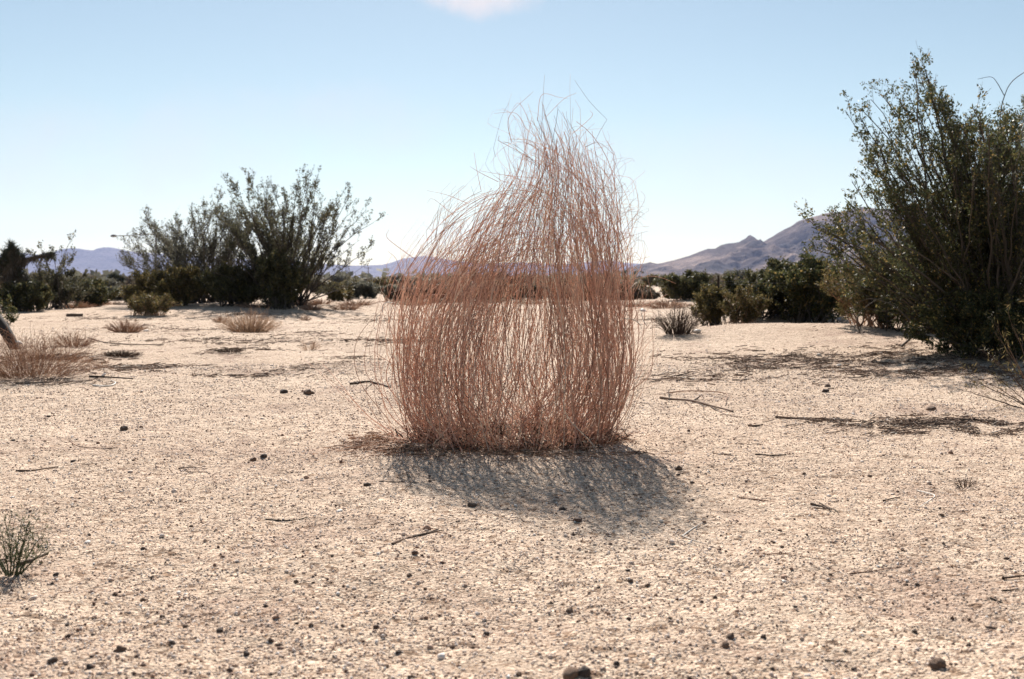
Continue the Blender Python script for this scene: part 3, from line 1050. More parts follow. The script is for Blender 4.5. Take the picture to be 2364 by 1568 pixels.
# tall creosote at the right edge
bR = np.array([3.22, 7.2, float(g(3.22, 7.2))])
pxR = [(2136, 160), (2119, 182), (2154, 197), (2044, 232), (2074, 227), (1986, 272), (2014, 294), (1999, 362), (2009, 332), (2104, 247), (2164, 237), (2189, 272), (2244, 247), (2224, 292), (2319, 272), (2344, 287), (2377, 267), (2414, 272), (2004, 432), (1949, 457), (1924, 482), (1872, 524), (1899, 532), (1884, 577), (1914, 602), (1929, 642), (1974, 672), (2454, 332), (2514, 362), (2564, 452), (2294, 362), (2064, 362), (2134, 332), (2074, 452), (1974, 532), (2364, 372), (2214, 432), (2024, 592), (1999, 712), (2074, 732), (2144, 362), (2094, 532), (2264, 482), (2164, 632), (2118, 140), (2130, 150), (2112, 170), (2106, 195), (1862, 505), (1880, 520), (1895, 548), (1950, 255), (1985, 250), (2010, 230)]
tR = tips_from(bR, pxR, 7.2, .42)
tR += fan_tips(bR, [(1875, 525), (1925, 475), (1960, 420), (1985, 300), (2045, 240), (2090, 275), (2130, 200), (2165, 225), (2215, 265), (2310, 285), (2420, 280), (2550, 370)], 56, 7.2, .45, 110)
tR += fan_tips(bR, [(2170, 240), (2225, 240), (2310, 255), (2400, 250), (2480, 300)], 34, 7.2, .5, 60)
tR += list(dome(70, 1.25, 1.1, 1.5, .42))
xtra = [([at(2315, 330, 7.0), at(2308, 270, 7.0), at(2318, 222, 7.0), at(2336, 188, 7.0), at(2375, 160, 7.0)], .0055),
        ([at(2318, 222, 7.0), at(2300, 190, 7.0), at(2286, 178, 7.0), at(2256, 183, 7.0)], .0035),
        ([gp(2080, 800), at(2110, 775, 7.3), at(2160, 745, 7.4), at(2200, 738, 7.4), at(2290, 725, 7.3)], .008),
        ([at(2140, 770, 7.0), at(2190, 750, 7.0), at(2260, 720, 7.1), at(2300, 740, 7.1)], .006),
        ([at(1985, 770, 8.2), at(1978, 735, 8.2), at(2010, 700, 8.1), at(2060, 680, 8.0)], .006),
        ([at(2100, 740, 6.9), at(2060, 705, 6.9), at(2010, 690, 7.0), at(1975, 700, 7.1)], .005),
        ([gp(2215, 815), at(2180, 775, 6.9), at(2120, 755, 6.8), at(2090, 775, 6.8)], .006),
        ([at(2130, 700, 6.8), at(2170, 690, 6.8), at(2220, 660, 6.9), at(2260, 665, 7.0)], .005)]
leafy("creosote_bush", bR, tR, "tall dark creosote bush filling the right edge of the view", "bush", 'leaf', extra_stems=xtra,
      base_r=.22, n1=10, n2=5, leaf_size=.02, leaf_n=9, ups=.25, r0=.012, spread=.5, lowleaf=.2, n1len=(.09, .19), twig=(.03, .07), max_stems=60)

# growth added for shade at its foot and the dark shrubs beyond the bank
def place(u, v, Y):
    """a foot at depth Y below photo column u"""
    x_ = at(u, v, Y)[0]
    return np.array([x_, Y, float(g(x_, Y))])


b = place(1700, 780, 12.3)
leafy("dense_shrub", place(1790, 775, 11.6), dome(64, .75, .6, .55), "dark olive rounded shrub behind the sand bank left of the tall creosote", "shrub", 'leaf_dark',
      base_r=.25, n1=9, n2=6, leaf_size=.035, leaf_n=9, ups=.3, r0=.009, spread=.6, lowleaf=.1, max_stems=20)
leafy("dense_shrub", place(1880, 775, 11.0), dome(60, .62, .5, .66), "dark green shrub tucked under the left side of the tall creosote", "shrub", 'leaf',
      base_r=.25, n1=9, n2=6, leaf_size=.03, leaf_n=8, ups=.3, r0=.009, spread=.6, lowleaf=.08, max_stems=20)
leafy("dense_shrub", place(1645, 775, 11.2), dome(46, .30, .3, .40), "small olive brown shrub with a scrap of white beside it", "shrub", 'leaf_olive',
      base_r=.16, n1=8, n2=5, leaf_size=.026, leaf_n=6, ups=.35, r0=.006, spread=.5, lowleaf=.1, max_stems=20)
leafy("dense_shrub", place(1715, 775, 10.9), dome(40, .33, .3, .40), "tawny low shrub at the foot of the dark olive shrub", "shrub", 'leaf_olive', wood='dry_brown',
      base_r=.16, n1=8, n2=5, leaf_size=.024, leaf_n=4, ups=.35, r0=.006, spread=.5, lowleaf=.1, max_stems=20)
leafy("dense_shrub", place(2015, 770, 9.0), dome(54, .55, .45, .62), "brownish twiggy shrub at the foot of the tall creosote on its left", "shrub", 'leaf_olive', wood='dry_brown',
      base_r=.2, n1=9, n2=5, leaf_size=.022, leaf_n=5, ups=.3, r0=.007, spread=.6, lowleaf=.1, max_stems=20)
leafy("dense_shrub", place(2130, 780, 8.6), dome(56, .6, .5, .80), "very dark low shrub behind the stems of the tall creosote", "shrub", 'leaf_dark',
      base_r=.3, n1=9, n2=6, leaf_size=.026, leaf_n=9, ups=.3, r0=.008, spread=.6, lowleaf=.05, max_stems=20)
leafy("dense_shrub", place(2330, 790, 8.9), dome(66, .9, .6, 1.1), "dark tangled shrub behind the tall creosote at the right edge", "shrub", 'leaf_dark',
      base_r=.3, n1=9, n2=6, leaf_size=.03, leaf_n=8, ups=.3, r0=.008, spread=.6, lowleaf=.05, max_stems=20)
leafy("dense_shrub", place(1590, 705, 24.0), dome(44, .85, .7, .62), "dark blurred green shrub standing before the far scrub right of the dry bush", "shrub", 'leaf_dark',
      base_r=.3, n1=8, n2=5, leaf_size=.06, leaf_n=7, ups=.3, r0=.012, spread=.6, lowleaf=.05, max_stems=12)

leafy("dense_shrub", place(2290, 820, 6.75), dome(60, .62, .32, .42, .3), "dark low growth added for the black shade at the foot of the tall creosote", "shrub", 'leaf',
      base_r=.3, n1=9, n2=6, leaf_size=.02, leaf_n=8, ups=.2, r0=.005, spread=.6, lowleaf=.05, max_stems=20)  # extra shrub, put in to make the near-black shadow under the creosote
# far creosotes on the left
bL = place(665, 712, 20.5)
pxL = [(528, 429), (545, 446), (575, 412), (582, 434), (622, 416), (628, 454), (655, 444), (668, 464), (690, 419), (712, 409), (735, 402), (728, 434), (770, 484), (795, 439), (805, 454), (820, 484), (845, 484), (862, 514), (858, 574), (840, 614), (815, 654), (780, 574), (600, 494), (640, 494), (560, 494), (700, 494), (750, 534), (520, 534), (540, 574), (830, 554), (690, 574), (610, 434), (745, 464), (780, 514)]
leafy("creosote_bush", bL, tips_from(bL, pxL, 20.5, .8) + fan_tips(bL, [(470, 590), (500, 500), (530, 445), (580, 425), (625, 430), (655, 455), (690, 430), (735, 415), (770, 480), (800, 450), (845, 495), (862, 530), (850, 610), (815, 650)], 40, 20.5, .8, 60) + list(dome(26, 1.1, 1.0, 1.6, .5)), "large feathery creosote bush far left with tall open tips against the sky", "bush", 'leaf_mid',
      base_r=.35, n1=10, n2=6, leaf_size=.036, leaf_n=6.5, ups=.5, r0=.02, spread=.38, lowleaf=.22, n1len=(.12, .26), twig=(.03, .07), max_stems=40)
bL2 = place(470, 712, 22.0)
pxL2 = [(330, 485), (345, 520), (405, 490), (398, 530), (442, 470), (440, 510), (470, 520), (480, 500), (300, 545), (310, 590), (290, 610), (350, 570), (500, 470), (380, 580), (420, 560), (285, 560), (515, 540), (460, 560), (330, 540), (505, 455), (535, 470), (560, 480), (590, 500), (520, 500), (550, 530), (490, 490), (575, 540)]
leafy("creosote_bush", bL2, tips_from(bL2, pxL2, 22.0, .8) + fan_tips(bL2, [(270, 590), (320, 500), (370, 520), (405, 500), (442, 480), (500, 465), (560, 470), (610, 500)], 70, 22.0, .8, 50) + list(dome(16, 1.0, .9, 1.2, .5)), "paler thin creosote bush standing left of the large feathery one", "bush", 'leaf_grey',
      base_r=.8, n1=9, n2=6, leaf_size=.034, leaf_n=5.5, ups=.5, r0=.018, spread=.4, lowleaf=.2, n1len=(.12, .26), twig=(.03, .08), max_stems=40)
leafy("dense_shrub", place(648, 714, 19.6), dome(60, .55, .5, .98, .5), "dense dark green shrub under the middle of the large feathery creosote", "shrub", 'leaf_dark',
      base_r=.3, n1=9, n2=6, leaf_size=.05, leaf_n=7.5, ups=.4, r0=.012, spread=.5, lowleaf=.03, max_stems=12)
leafy("dense_shrub", place(545, 712, 20.2), dome(60, .95, .5, .72, .35), "dark shrub filling the left foot of the large feathery creosote", "shrub", 'leaf_dark',
      base_r=.3, n1=9, n2=6, leaf_size=.05, leaf_n=7, ups=.4, r0=.012, spread=.5, lowleaf=.03, max_stems=12)
leafy("dense_shrub", place(395, 712, 20.4), dome(56, .95, .6, .74, .35), "olive green rounded shrub under the pale thin creosote", "shrub", 'leaf_olive',
      base_r=.3, n1=9, n2=6, leaf_size=.05, leaf_n=6, ups=.35, r0=.012, spread=.55, lowleaf=.05, max_stems=12)
leafy("dense_shrub", place(345, 722, 17.6), dome(50, .5, .4, .36, .5), "rusty brown low shrub in front of the olive rounded shrub", "shrub", 'leaf_olive', wood='dry_brown',
      base_r=.3, n1=8, n2=5, leaf_size=.035, leaf_n=2.5, ups=.35, r0=.008, spread=.6, lowleaf=.05, max_stems=12)
bS = place(130, 712, 21.0)
leafy("creosote_bush", bS, tips_from(bS, [(70, 590), (95, 575), (120, 570), (160, 560), (178, 580), (170, 545), (105, 600), (150, 600), (195, 640), (90, 620), (200, 660), (60, 640)], 21, .5) + list(dome(26, .75, .6, .75, .5)), "small open creosote bush beside the spiky tree at the left edge", "bush", 'leaf_mid',
      base_r=.3, n1=8, n2=5, leaf_size=.045, leaf_n=5, ups=.45, r0=.014, spread=.4, lowleaf=.15, max_stems=30)
leafy("dense_shrub", place(60, 716, 19.5), dome(46, .65, .5, .52, .5), "dark green low shrub at the foot of the spiky tree", "shrub", 'leaf_dark',
      base_r=.3, n1=9, n2=5, leaf_size=.05, leaf_n=6, ups=.35, r0=.012, spread=.55, lowleaf=.05, max_stems=12)
leafy("dense_shrub", place(205, 708, 24.0), dome(46, .8, .6, .6, .5), "green low shrub between the small creosote and the olive shrub", "shrub", 'leaf_dark',
      base_r=.3, n1=8, n2=5, leaf_size=.06, leaf_n=6, ups=.35, r0=.012, spread=.55, lowleaf=.05, max_stems=12)

# small plants near the camera
bP = gp(26, 1328)
leafy("green_sprig", bP, [np.array(p_) for p_ in ((-.05, 0, .085), (-.02, .02, .10), (.008, 0, .098), (.018, .01, .102), (.03, .0, .085), (.042, -.01, .09), (.055, 0, .07), (.06, .01, .045), (-.03, -.03, .075), (.0, -.03, .075), (.034, -.03, .05), (-.07, .02, .07), (-.09, 0, .05), (.045, .03, .035))], "small grey green sprig growing from the gravel at the lower left edge", "plant", 'sprig', wood='sprig', aspect=.16,
      base_r=.006, n1=6, n2=2.2, leaf_size=.013, leaf_n=2.2, ups=.25, r0=.0022, spread=.5, lowleaf=.15, n1len=(.25, .45), twig=(.08, .2))
bE = place(2405, 935, 4.25)
leafy("spiky_shrub", bE, [np.array(p_) for p_ in [(-.30, -.02, .12), (-.26, 0, .18), (-.24, .05, .24), (-.20, -.05, .26), (-.33, .02, .08), (-.18, 0, .32), (-.12, .04, .36), (-.07, 0, .4), (0, 0, .42), (.1, 0, .4), (.2, 0, .3), (.28, .02, .2), (-.27, .1, .14), (-.15, .1, .3), (-.22, .0, .21), (-.1, -.06, .3)]], "green brown shrub of straight fine stems leaning in at the right edge", "shrub", 'leaf_olive', wood='dark_stick', aspect=.14,
      base_r=.02, n1=9, n2=.8, leaf_size=.024, leaf_n=3, ups=.1, r0=.0034, spread=.22, lowleaf=.15, n1len=(.2, .4), twig=(.05, .12))
bK = gp(18, 752)
leafy("green_sprig", bK, [np.array(p_) for p_ in [(-.1, 0, .3), (0, .05, .34), (.05, 0, .25), (.1, 0, .2), (-.2, 0, .28), (.12, .03, .12), (-.03, -.05, .3)]], "thin leafy stems growing up at the left edge above the dry tangle", "plant", 'leaf', base_r=.05, n1=6, n2=4, leaf_size=.03, leaf_n=4, ups=.2, r0=.005, spread=.5, lowleaf=.15)


# ------------------------------------------------------------------ dry tufts and tangles
def tuft(name, base, n, rx, ry, h, label, cat, mat, group=None, r0=.0012, twigs=2, curl=.25, upright=.6, hmin=.35):
    t = thing(name, base, label, cat, group)
    a = rng.uniform(0, 6.28, n)
    e = np.sqrt(rng.random(n))
    B = np.stack([rx * .45 * e * np.cos(a), ry * .45 * e * np.sin(a), np.full(n, -.006)], -1)
    hh = h * np.maximum(1 - (1 - hmin) * e ** 2, hmin) * rng.uniform(.5, 1.0, n)
    E = np.stack([rx * e * np.cos(a), ry * e * np.sin(a), hh], -1) + rng.normal(0, .05, (n, 3)) * h
    E[:, 2] = np.maximum(E[:, 2], .01)
    Md = B + (E - B) * np.array([.5 - .25 * upright, .5 - .25 * upright, .6]) + rng.normal(0, .12 * curl * 2, (n, 3)) * h
    Md[:, 2] = np.maximum(Md[:, 2], .01)
    P = bez(B, Md, E, 9)
    R = r0 * rng.uniform(.6, 1.3, n)[:, None] * (1 - .6 * np.linspace(0, 1, 9)[None])
    k = int(n * twigs)
    i = rng.integers(0, n, k)
    p, tg = on(P, i, .25 + .75 * rng.random(k))
    d = unit(tg + .7 * rand_perp(tg))
    L = h * rng.uniform(.12, .4, k)
    e2 = p + d * L[:, None]
    e2[:, 2] = np.maximum(e2[:, 2], .005)
    P2 = bez(p, p + d * (L * .5)[:, None] + rng.normal(0, curl * .4, (k, 3)) * L[:, None], e2, 6)
    P2[..., 2] = np.maximum(P2[..., 2], .004)
    R2 = np.full((k, 6), r0 * .5)
    top = np.argsort(-hh)[:12]
    q = Geo()
    add_tubes(q, P[top], R[top] * 1.3, 4)
    q.build("stem_spray", M[mat], t, world_coords=False)
    rest = np.setdiff1d(np.arange(n), top)
    q = Geo()
    add_tubes(q, P[rest], R[rest], 3)
    add_tubes(q, P2, R2, 3)
    q.build("twig_tangle", M[mat], t, world_coords=False)['kind'] = 'stuff'
    return t


bD = gp(70, 868)
tuft("dry_tangle", bD, 330, .40, .3, .24, "low reddish tangle of dry twigs at the left edge", "bush", 'dry_brown', r0=.0011, twigs=4.5, curl=1.0, upright=.1)
tuft("dry_tangle", gp(170, 800), 130, .20, .16, .13, "thin wispy dry tangle behind the reddish one at the left edge", "bush", 'dry_brown', r0=.0016, twigs=3, curl=.5, upright=.2)
tuft("dry_grass", gp(578, 768), 330, .38, .22, .26, "wide pale dry grass clump on open sand in front of the large feathery creosote", "grass clump", 'dry', r0=.0024, twigs=1, curl=.12, upright=.8)
tuft("dry_grass", gp(508, 745), 80, .12, .1, .13, "small brown grass clump behind the wide pale one", "grass clump", 'dry_brown', r0=.0024, twigs=1, curl=.2)
tuft("dry_grass", gp(290, 768), 210, .24, .16, .15, "brown dry grass clump left of the wide pale one", "grass clump", 'dry_brown', r0=.0024, twigs=1, curl=.15, upright=.8)
tuft("dry_grass", gp(705, 740), 70, .12, .1, .08, "little round brown tuft right of the wide pale grass clump", "grass clump", 'dry_brown', r0=.0024, twigs=1)
tuft("dry_grass", gp(715, 808), 50, .11, .1, .09, "faint thin dry tuft on the sand left of the tall dry bush", "grass clump", 'dry', r0=.0012, twigs=2, curl=.4)
tuft("dry_grass", gp(800, 715), 140, .40, .25, .17, "reddish dry grass clump before the scrub left of the tall dry bush", "grass clump", 'dry_brown', r0=.004, twigs=1)
tuft("dry_grass", gp(720, 716), 120, .26, .2, .14, "brown tuft at the right foot of the large feathery creosote", "grass clump", 'dry_brown', r0=.004, twigs=1)
tuft("dry_grass", gp(180, 712), 200, .5, .3, .17, "pinkish dry grass clump in front of the small open creosote", "grass clump", 'dry_brown', r0=.004, twigs=1)
tuft("dry_grass", gp(40, 718), 130, .4, .3, .14, "dry grass clump below the spiky tree at the left edge", "grass clump", 'dry_brown', r0=.004, twigs=1)
tuft("dry_grass", gp(1565, 770), 190, .22, .16, .25, "spiky brown clump of upright stems left of the olive brown shrub", "grass clump", 'dark_stick', r0=.0022, twigs=1.5, curl=.12, upright=.9, hmin=.5)
tuft("dry_grass", gp(1535, 712), 160, .6, .35, .20, "reddish brown grass clump far off right of the tall dry bush", "grass clump", 'dry_brown', r0=.004, twigs=1)
tuft("dry_grass", gp(1470, 708), 130, .45, .3, .17, "low reddish clump just right of the tall dry bush far behind", "grass clump", 'dry_brown', r0=.004, twigs=1)
for k in range(16):
    u_ = 60 + 1500 * (k + rng.uniform(.1, .9)) / 16
    if k == 0:
        tg_ = tuft("dry_grass", gp(u_, 701), 120, .55, .35, .17, "pinkish low dry grass in the row along the foot of the far scrub", "grass clump", 'dry_brown', "dry grass along the far scrub", r0=.005, twigs=1)
    else:
        dup(tg_, gp(u_, rng.uniform(697, 709)), rng.uniform(0, 6.28), rng.uniform(.7, 1.3))
tuft("dry_grass", gp(2228, 1126), 26, .045, .03, .03, "tiny dead grass tuft on the gravel at the right", "grass clump", 'dark_stick', r0=.0009, twigs=.5, upright=.3)
tuft("dry_grass", gp(280, 822), 210, .16, .10, .045, "flat dark cushion of dead stems on open sand", "grass clump", 'dark_stick', r0=.0016, twigs=2, curl=.4, upright=.1)
tuft("dry_grass", gp(530, 812), 120, .14, .08, .035, "flattened dark heap of dead stems right of the dark cushion", "grass clump", 'dark_stick', r0=.0014, twigs=2, curl=.5, upright=.1)

# ------------------------------------------------------------------ far belt of scrub, each one a thing
protos = []
for k in range(5):
    lm = ('leaf_dusty', 'leaf_dusty', 'leaf_olive', 'leaf_dusty', 'leaf_grey')[k]
    pr = leafy("scrub_bush", (0, -80 - 3 * k, 0), dome(26, .62, .6, .72, .5), "x", "shrub", lm, parts=False, base_r=.25, n1=8, n2=5, leaf_size=.075, leaf_n=5, ups=.4, r0=.012, spread=.5, lowleaf=.05)
    protos.append(pr)
used = set()


def belt(nrow, y0, y1, h0, h1, label, group, umin=-60, umax=2420, skip=()):
    for j in range(nrow):
        u = umin + (umax - umin) * (j + rng.uniform(.1, .9)) / nrow
        if any(a < u < b_ for a, b_ in skip):
            continue
        Y = rng.uniform(y0, y1)
        p = at(u, HORIZON, Y)
        loc = (p[0], Y, float(g(p[0], Y)) - .02)
        kk = int(rng.integers(0, 5))
        s = rng.uniform(h0, h1) / .72
        sc = (s * rng.uniform(1.2, 2.1), s * 1.3, s)
        rz = rng.uniform(0, 6.28)
        if kk not in used:
            used.add(kk)
            o = protos[kk]
            o.location = loc
            o.rotation_euler = (0, 0, rz)
            o.scale = sc
            tag(o, label, None, group)
        else:
            dup(protos[kk], loc, rz, sc, label, group)


belt(58, 26, 34, .38, .58, "low dusty scrub bush in the nearer row across the far plain", "nearer row of scrub bushes", skip=((1900, 2420), (460, 720)))
belt(46, 42, 70, .50, .80, "grey green scrub bush in the farther row below the mountains", "farther row of scrub bushes", skip=((1950, 2420), (500, 700)))
belt(26, 110, 190, 1.0, 1.8, "dark treelike bush on the skyline below the mountains", "skyline bushes", skip=((1950, 2420), (330, 760)))
for kk in range(5):
    if kk not in used:
        o = protos[kk]
        for ch in list(o.children):
            bpy.data.objects.remove(ch)
        bpy.data.objects.remove(o)

# distant scrub that reads as one mass
geo = Geo()
n = 5200
Y = 200 * (2300 / 200) ** rng.random(n)
X = (rng.random(n) * 2 - 1) * (.62 * Y)
hh = rng.uniform(.9, 2.6, n)
for rep in range(9):
    C = np.stack([X + rng.normal(0, 1, n) * hh * .5, Y + rng.normal(0, 1, n) * hh * .5, np.abs(rng.normal(.5, .3, n)) * hh + g(X, Y)], -1)
    leaves(geo, C, hh * .8, .8)
tag(geo.build("distant_scrub", M['leaf_grey']), "grey green distant scrub covering the plain below the mountains", "scrub", kind='stuff')

# ------------------------------------------------------------------ spiky tree at the left edge
def yucca_tree():
    Yt = 20.0
    base = place(22, 712, Yt)
    t = thing("joshua_tree", base, "dark spiky joshua tree with shaggy arms at the left edge", "tree")

    def limb(px, r0, r1, name, mat, shag, yoff=0.0):
        P = resample([at(u, v, Yt + yoff) if v < 700 else base + np.array([(u - 22) / F * Yt, 0, -.05]) for u, v in px], 16)[None]
        q = Geo()
        add_tubes(q, P, np.linspace(r0, r1, 16)[None], 8)
        m = shag
        if m:
            p, tg = on(P, np.zeros(m, int), rng.random(m))
            out = rand_perp(tg)
            d = unit(out * .6 - tg * .8 + np.array([0, 0, -.5]))
            rad = np.interp(rng.random(m), [0, 1], [r0, r1])
            C = p + out * (r0 * .9)
            L = rng.uniform(.10, .20, m)
            s = unit(np.cross(d, rand_dir(m))) * .014
            V = np.stack([C - s, C + s, C + d * L[:, None]], 1)
            q.add(V.reshape(-1, 3), tris=np.arange(m * 3).reshape(m, 3), tint=np.repeat(rng.random(m), 3))
        q.build(name, M[mat], t)
        return P[0, -1], unit(P[0, -1] - P[0, -2])

    def rosette(c, axis, rad):
        m = 300
        k = rng.random(m)
        ax = np.asarray(axis)
        d = unit(rand_dir(m) + ax * .7)
        C = c - ax * (k * rad * 1.7)[:, None]
        s = unit(np.cross(d, rand_dir(m))) * rad * .075
        V = np.stack([C - s, C + s, C + d * (rad * rng.uniform(.8, 1.15, m))[:, None]], 1)
        q = Geo()
        q.add(V.reshape(-1, 3), tris=np.arange(m * 3).reshape(m, 3), tint=np.repeat(rng.random(m), 3))
        q.build("leaf_rosette", M['yucca'], t)

    limb([(22, 712), (24, 680), (26, 640), (28, 610)], .13, .10, "trunk", 'thatch', 260)
    arms = [[(28, 625), (30, 600), (33, 575)], [(27, 640), (12, 622), (8, 600)], [(28, 615), (45, 605), (52, 592)], [(26, 655), (-15, 640), (-20, 610)],
            [(26, 650), (50, 645), (62, 652)]]
    for a in arms:
        c, ax = limb(a, .075, .06, "branch", 'thatch', 110)
        rosette(c, ax, .17)
    c, ax = limb([(30, 622), (58, 604), (88, 594), (122, 588)], .04, .03, "branch", 'thatch', 70)
    rosette(c, ax, .12)
    for (u, v) in ((25, 566), (12, 584), (38, 584), (25, 584), (0, 602), (44, 606)):
        c = at(u, v, Yt)
        rosette(c, np.array([0, 0, 1.]), .15)


yucca_tree()
# a small one on the plain
bq = place(268, 690, 60)
t = thing("joshua_tree", bq, "small dark joshua tree on the plain between the left bushes", "tree")
q = Geo()
for pts in ([(268, 690), (268, 668), (266, 655), (262, 643)], [(267, 668), (274, 655), (280, 648)], [(267, 665), (258, 655), (256, 646)]):
    P_ = resample([at(u, v, 60) for u, v in pts], 8)[None]
    P_[..., 2] = np.maximum(P_[..., 2], bq[2])
    add_tubes(q, P_, np.full((1, 8), .12), 6)
q.build("trunk", M['thatch'], t)
for (u, v) in ((262, 640), (280, 645), (256, 645), (270, 645), (265, 650)):
    q = Geo()
    c = at(u, v, 60)
    d = rand_dir(160)
    s = unit(np.cross(d, rand_dir(160))) * .04
    V = np.stack([c - s, c + s, c + d * .32], 1)
    q.add(V.reshape(-1, 3), tris=np.arange(480).reshape(160, 3), tint=np.repeat(rng.random(160), 3))
    q.build("leaf_rosette", M['yucca'], t)


# ------------------------------------------------------------------ sticks, stones and scraps on the ground
def lie(px, r, lift=.0, n=16):
    pts = []
    for u, v in px:
        p = gp(u, v)
        p[2] += r * .8 + lift
        pts.append(p)
    return resample(pts, n)


def stick(name, px, w, mat, label, side=(), lift=0.0):
    """w: thickness in photo pixels; side twigs the same way"""
    c = gp(*px[len(px) // 2])
    r = w * .5 * c[1] / F
    q = Geo()
    P_ = lie(px, r, lift)
    P_ = P_ + np.cumsum(rng.normal(0, r * .18, P_.shape), 0) * np.array([1, 1, .2])
    add_tubes(q, P_[None], (r * (1 - .45 * np.linspace(0, 1, 16)) * rng.uniform(.85, 1.15, 16))[None], 6)
    for s_, ws, lf in side:
        rs = ws * .5 * c[1] / F
        P_ = lie(s_, rs, 0, 8)
        P_[:, 2] += lf * np.linspace(0, 1, 8)
        add_tubes(q, P_[None], (rs * (1 - .5 * np.linspace(0, 1, 8)))[None], 5)
    solo(name, q, M[mat], c, label, "stick")


stick("stick", [(905, 1258), (955, 1240), (1027, 1226)], 7, 'dark_stick', "smooth brown stick with a split end on the gravel below the dry bush", side=[([(955, 1241), (990, 1230), (1012, 1222)], 4, .0)])
stick("branch", [(1525, 921), (1560, 925), (1600, 929), (1640, 940), (1690, 953)], 7, 'dark_stick', "gnarled dead branch with stubby side twigs right of the dry bush",
      side=[([(1545, 924), (1543, 912), (1548, 906)], 3, .02), ([(1580, 927), (1590, 936), (1594, 944)], 3, 0), ([(1604, 930), (1622, 938), (1624, 950)], 3, 0), ([(1600, 928), (1612, 922), (1616, 922)], 5, .01), ([(1640, 940), (1665, 955), (1690, 962)], 3, 0)])
stick("stick", [(1540, 914), (1580, 910), (1640, 911), (1677, 917), (1674, 934)], 3, 'red_stick', "thin bowed twig arching over the gnarled dead branch", lift=.012)
stick("stick", [(1790, 964), (1850, 969), (1902, 973)], 5, 'dark_stick', "straight dark stick left of the band of broken twigs", side=[([(1838, 966), (1870, 968), (1902, 969)], 4, .004)])
stick("stick", [(2030, 975), (2090, 972), (2130, 968)], 4, 'dark_stick', "dark slim stick lying along the band of broken twigs")
stick("stick", [(1704, 1150), (1770, 1158), (1832, 1168)], 3.5, 'red_stick', "long reddish twig on the open gravel right of the shadow")
stick("stick", [(808, 888), (846, 883), (870, 888), (900, 896)], 6, 'dark_stick', "dark bent twig behind the left side of the dry bush", side=[([(858, 886), (850, 894), (838, 902)], 3, 0)])
stick("stick", [(876, 1113), (920, 1114), (962, 1116)], 3, 'dark_stick', "thin dark twig at the left end of the bush's shadow")
stick("stick", [(38, 1089), (80, 1087), (134, 1079)], 5, 'dark_stick', "dark stick on the gravel near the left edge, thick at one end")
stick("stick", [(160, 1019), (185, 1032), (250, 1036), (335, 1033)], 2.5, 'red_stick', "long thin bowed twig on the gravel at the left")
stick("stick", [(1574, 1239), (1598, 1222), (1622, 1208)], 3.5, 'pale_stem', "bleached white forked twig right of the bush's shadow", side=[([(1576, 1239), (1605, 1250), (1636, 1258)], 3, 0)])
stick("stick", [(2038, 1157), (2075, 1150)], 4, 'dark_stick', "short dark straight stick on the gravel at the right")
stick("stick", [(1870, 1164), (1900, 1172), (1926, 1186)], 5, 'dark_stick', "small bundle of broken dark twigs on the right gravel", side=[([(1890, 1162), (1905, 1172), (1915, 1180)], 4, .004), ([(1880, 1174), (1905, 1176), (1920, 1178)], 4, 0), ([(1905, 1170), (1930, 1180), (1936, 1190)], 3, 0)])
stick("stick", [(2117, 1134), (2140, 1140), (2156, 1146), (2140, 1160), (2121, 1172)], 3.5, 'pale_stem', "pale crooked twig bent back on itself at the right")
stick("stick", [(2312, 1365), (2352, 1362)], 4, 'dark_stick', "short black twig near the right edge of the gravel")
stick("stick", [(1903, 1525), (1930, 1528), (1950, 1528)], 4, 'dark_stick', "short twig in the coarse gravel at the bottom right")
stick("stick", [(1758, 1281), (1800, 1279), (1828, 1280)], 3, 'red_stick', "slim straight brown twig on the gravel right of centre")
stick("stick", [(205, 871), (250, 873), (306, 877)], 5, 'dark_stick', "long dark stick in front of the reddish dry tangle")
stick("stick", [(214, 891), (235, 893), (255, 892), (266, 886), (256, 880)], 4, 'pale_stem', "white hooked twig beside the reddish dry tangle")
stick("stick", [(36, 886), (75, 886), (113, 884)], 4, 'dark_stick', "dark stick under the reddish dry tangle at the left edge")
stick("stick", [(203, 781), (243, 792), (300, 796), (377, 797)], 3, 'dark_stick', "very long thin dark branch on open sand at the left")
stick("stick", [(38, 1307), (70, 1297), (108, 1281)], 10, 'dark_stick', "thick dark stub of wood beside the grey green sprig")
stick("stick", [(412, 1083), (445, 1081), (478, 1084)], 4.5, 'dark_stick', "dark twig on the left gravel with a thin loop below it", side=[([(415, 1086), (440, 1091), (465, 1090)], 3, 0)])
stick("stick", [(612, 1200), (660, 1203), (705, 1198)], 3.5, 'dark_stick', "knobbly dark twig left of the bush's shadow", side=[([(690, 1200), (708, 1196), (716, 1202)], 2.5, 0)])
stick("stick", [(1726, 985), (1750, 986), (1765, 984)], 6, 'dark_stick', "chunky broken dark twig below the straight dark stick")
stick("stick", [(1743, 1051), (1780, 1053), (1812, 1051)], 5, 'dark_stick', "dark flat sliver of wood on the gravel right of the bush")
stick("stick", [(1646, 1048), (1675, 1050), (1700, 1056)], 3.5, 'dark_stick', "crooked dark twig just right of the bush's shadow", side=[([(1698, 1056), (1690, 1063), (1684, 1068)], 2.5, 0)])
stick("stick", [(1845, 1225 + 60), (1880, 1290), (1900, 1292)], 2.5, 'red_stick', "little reddish twig among the right hand pebbles")
stick("stick", [(1960, 1325), (2010, 1320), (2080, 1309)], 3, 'red_stick', "long low brown twig across the coarse gravel at the right")
stick("stick", [(2275, 1450), (2300, 1452)], 6, 'dark_stick', "black chip of wood at the lower right edge")
stick("stick", [(2285, 1382), (2312, 1394)], 5, 'dark_stick', "dark wood chip below the short black twig at the right edge")
stick("stick", [(2315, 1338), (2363, 1330)], 7, 'dark_stick', "stout dark stick running out of the right edge")

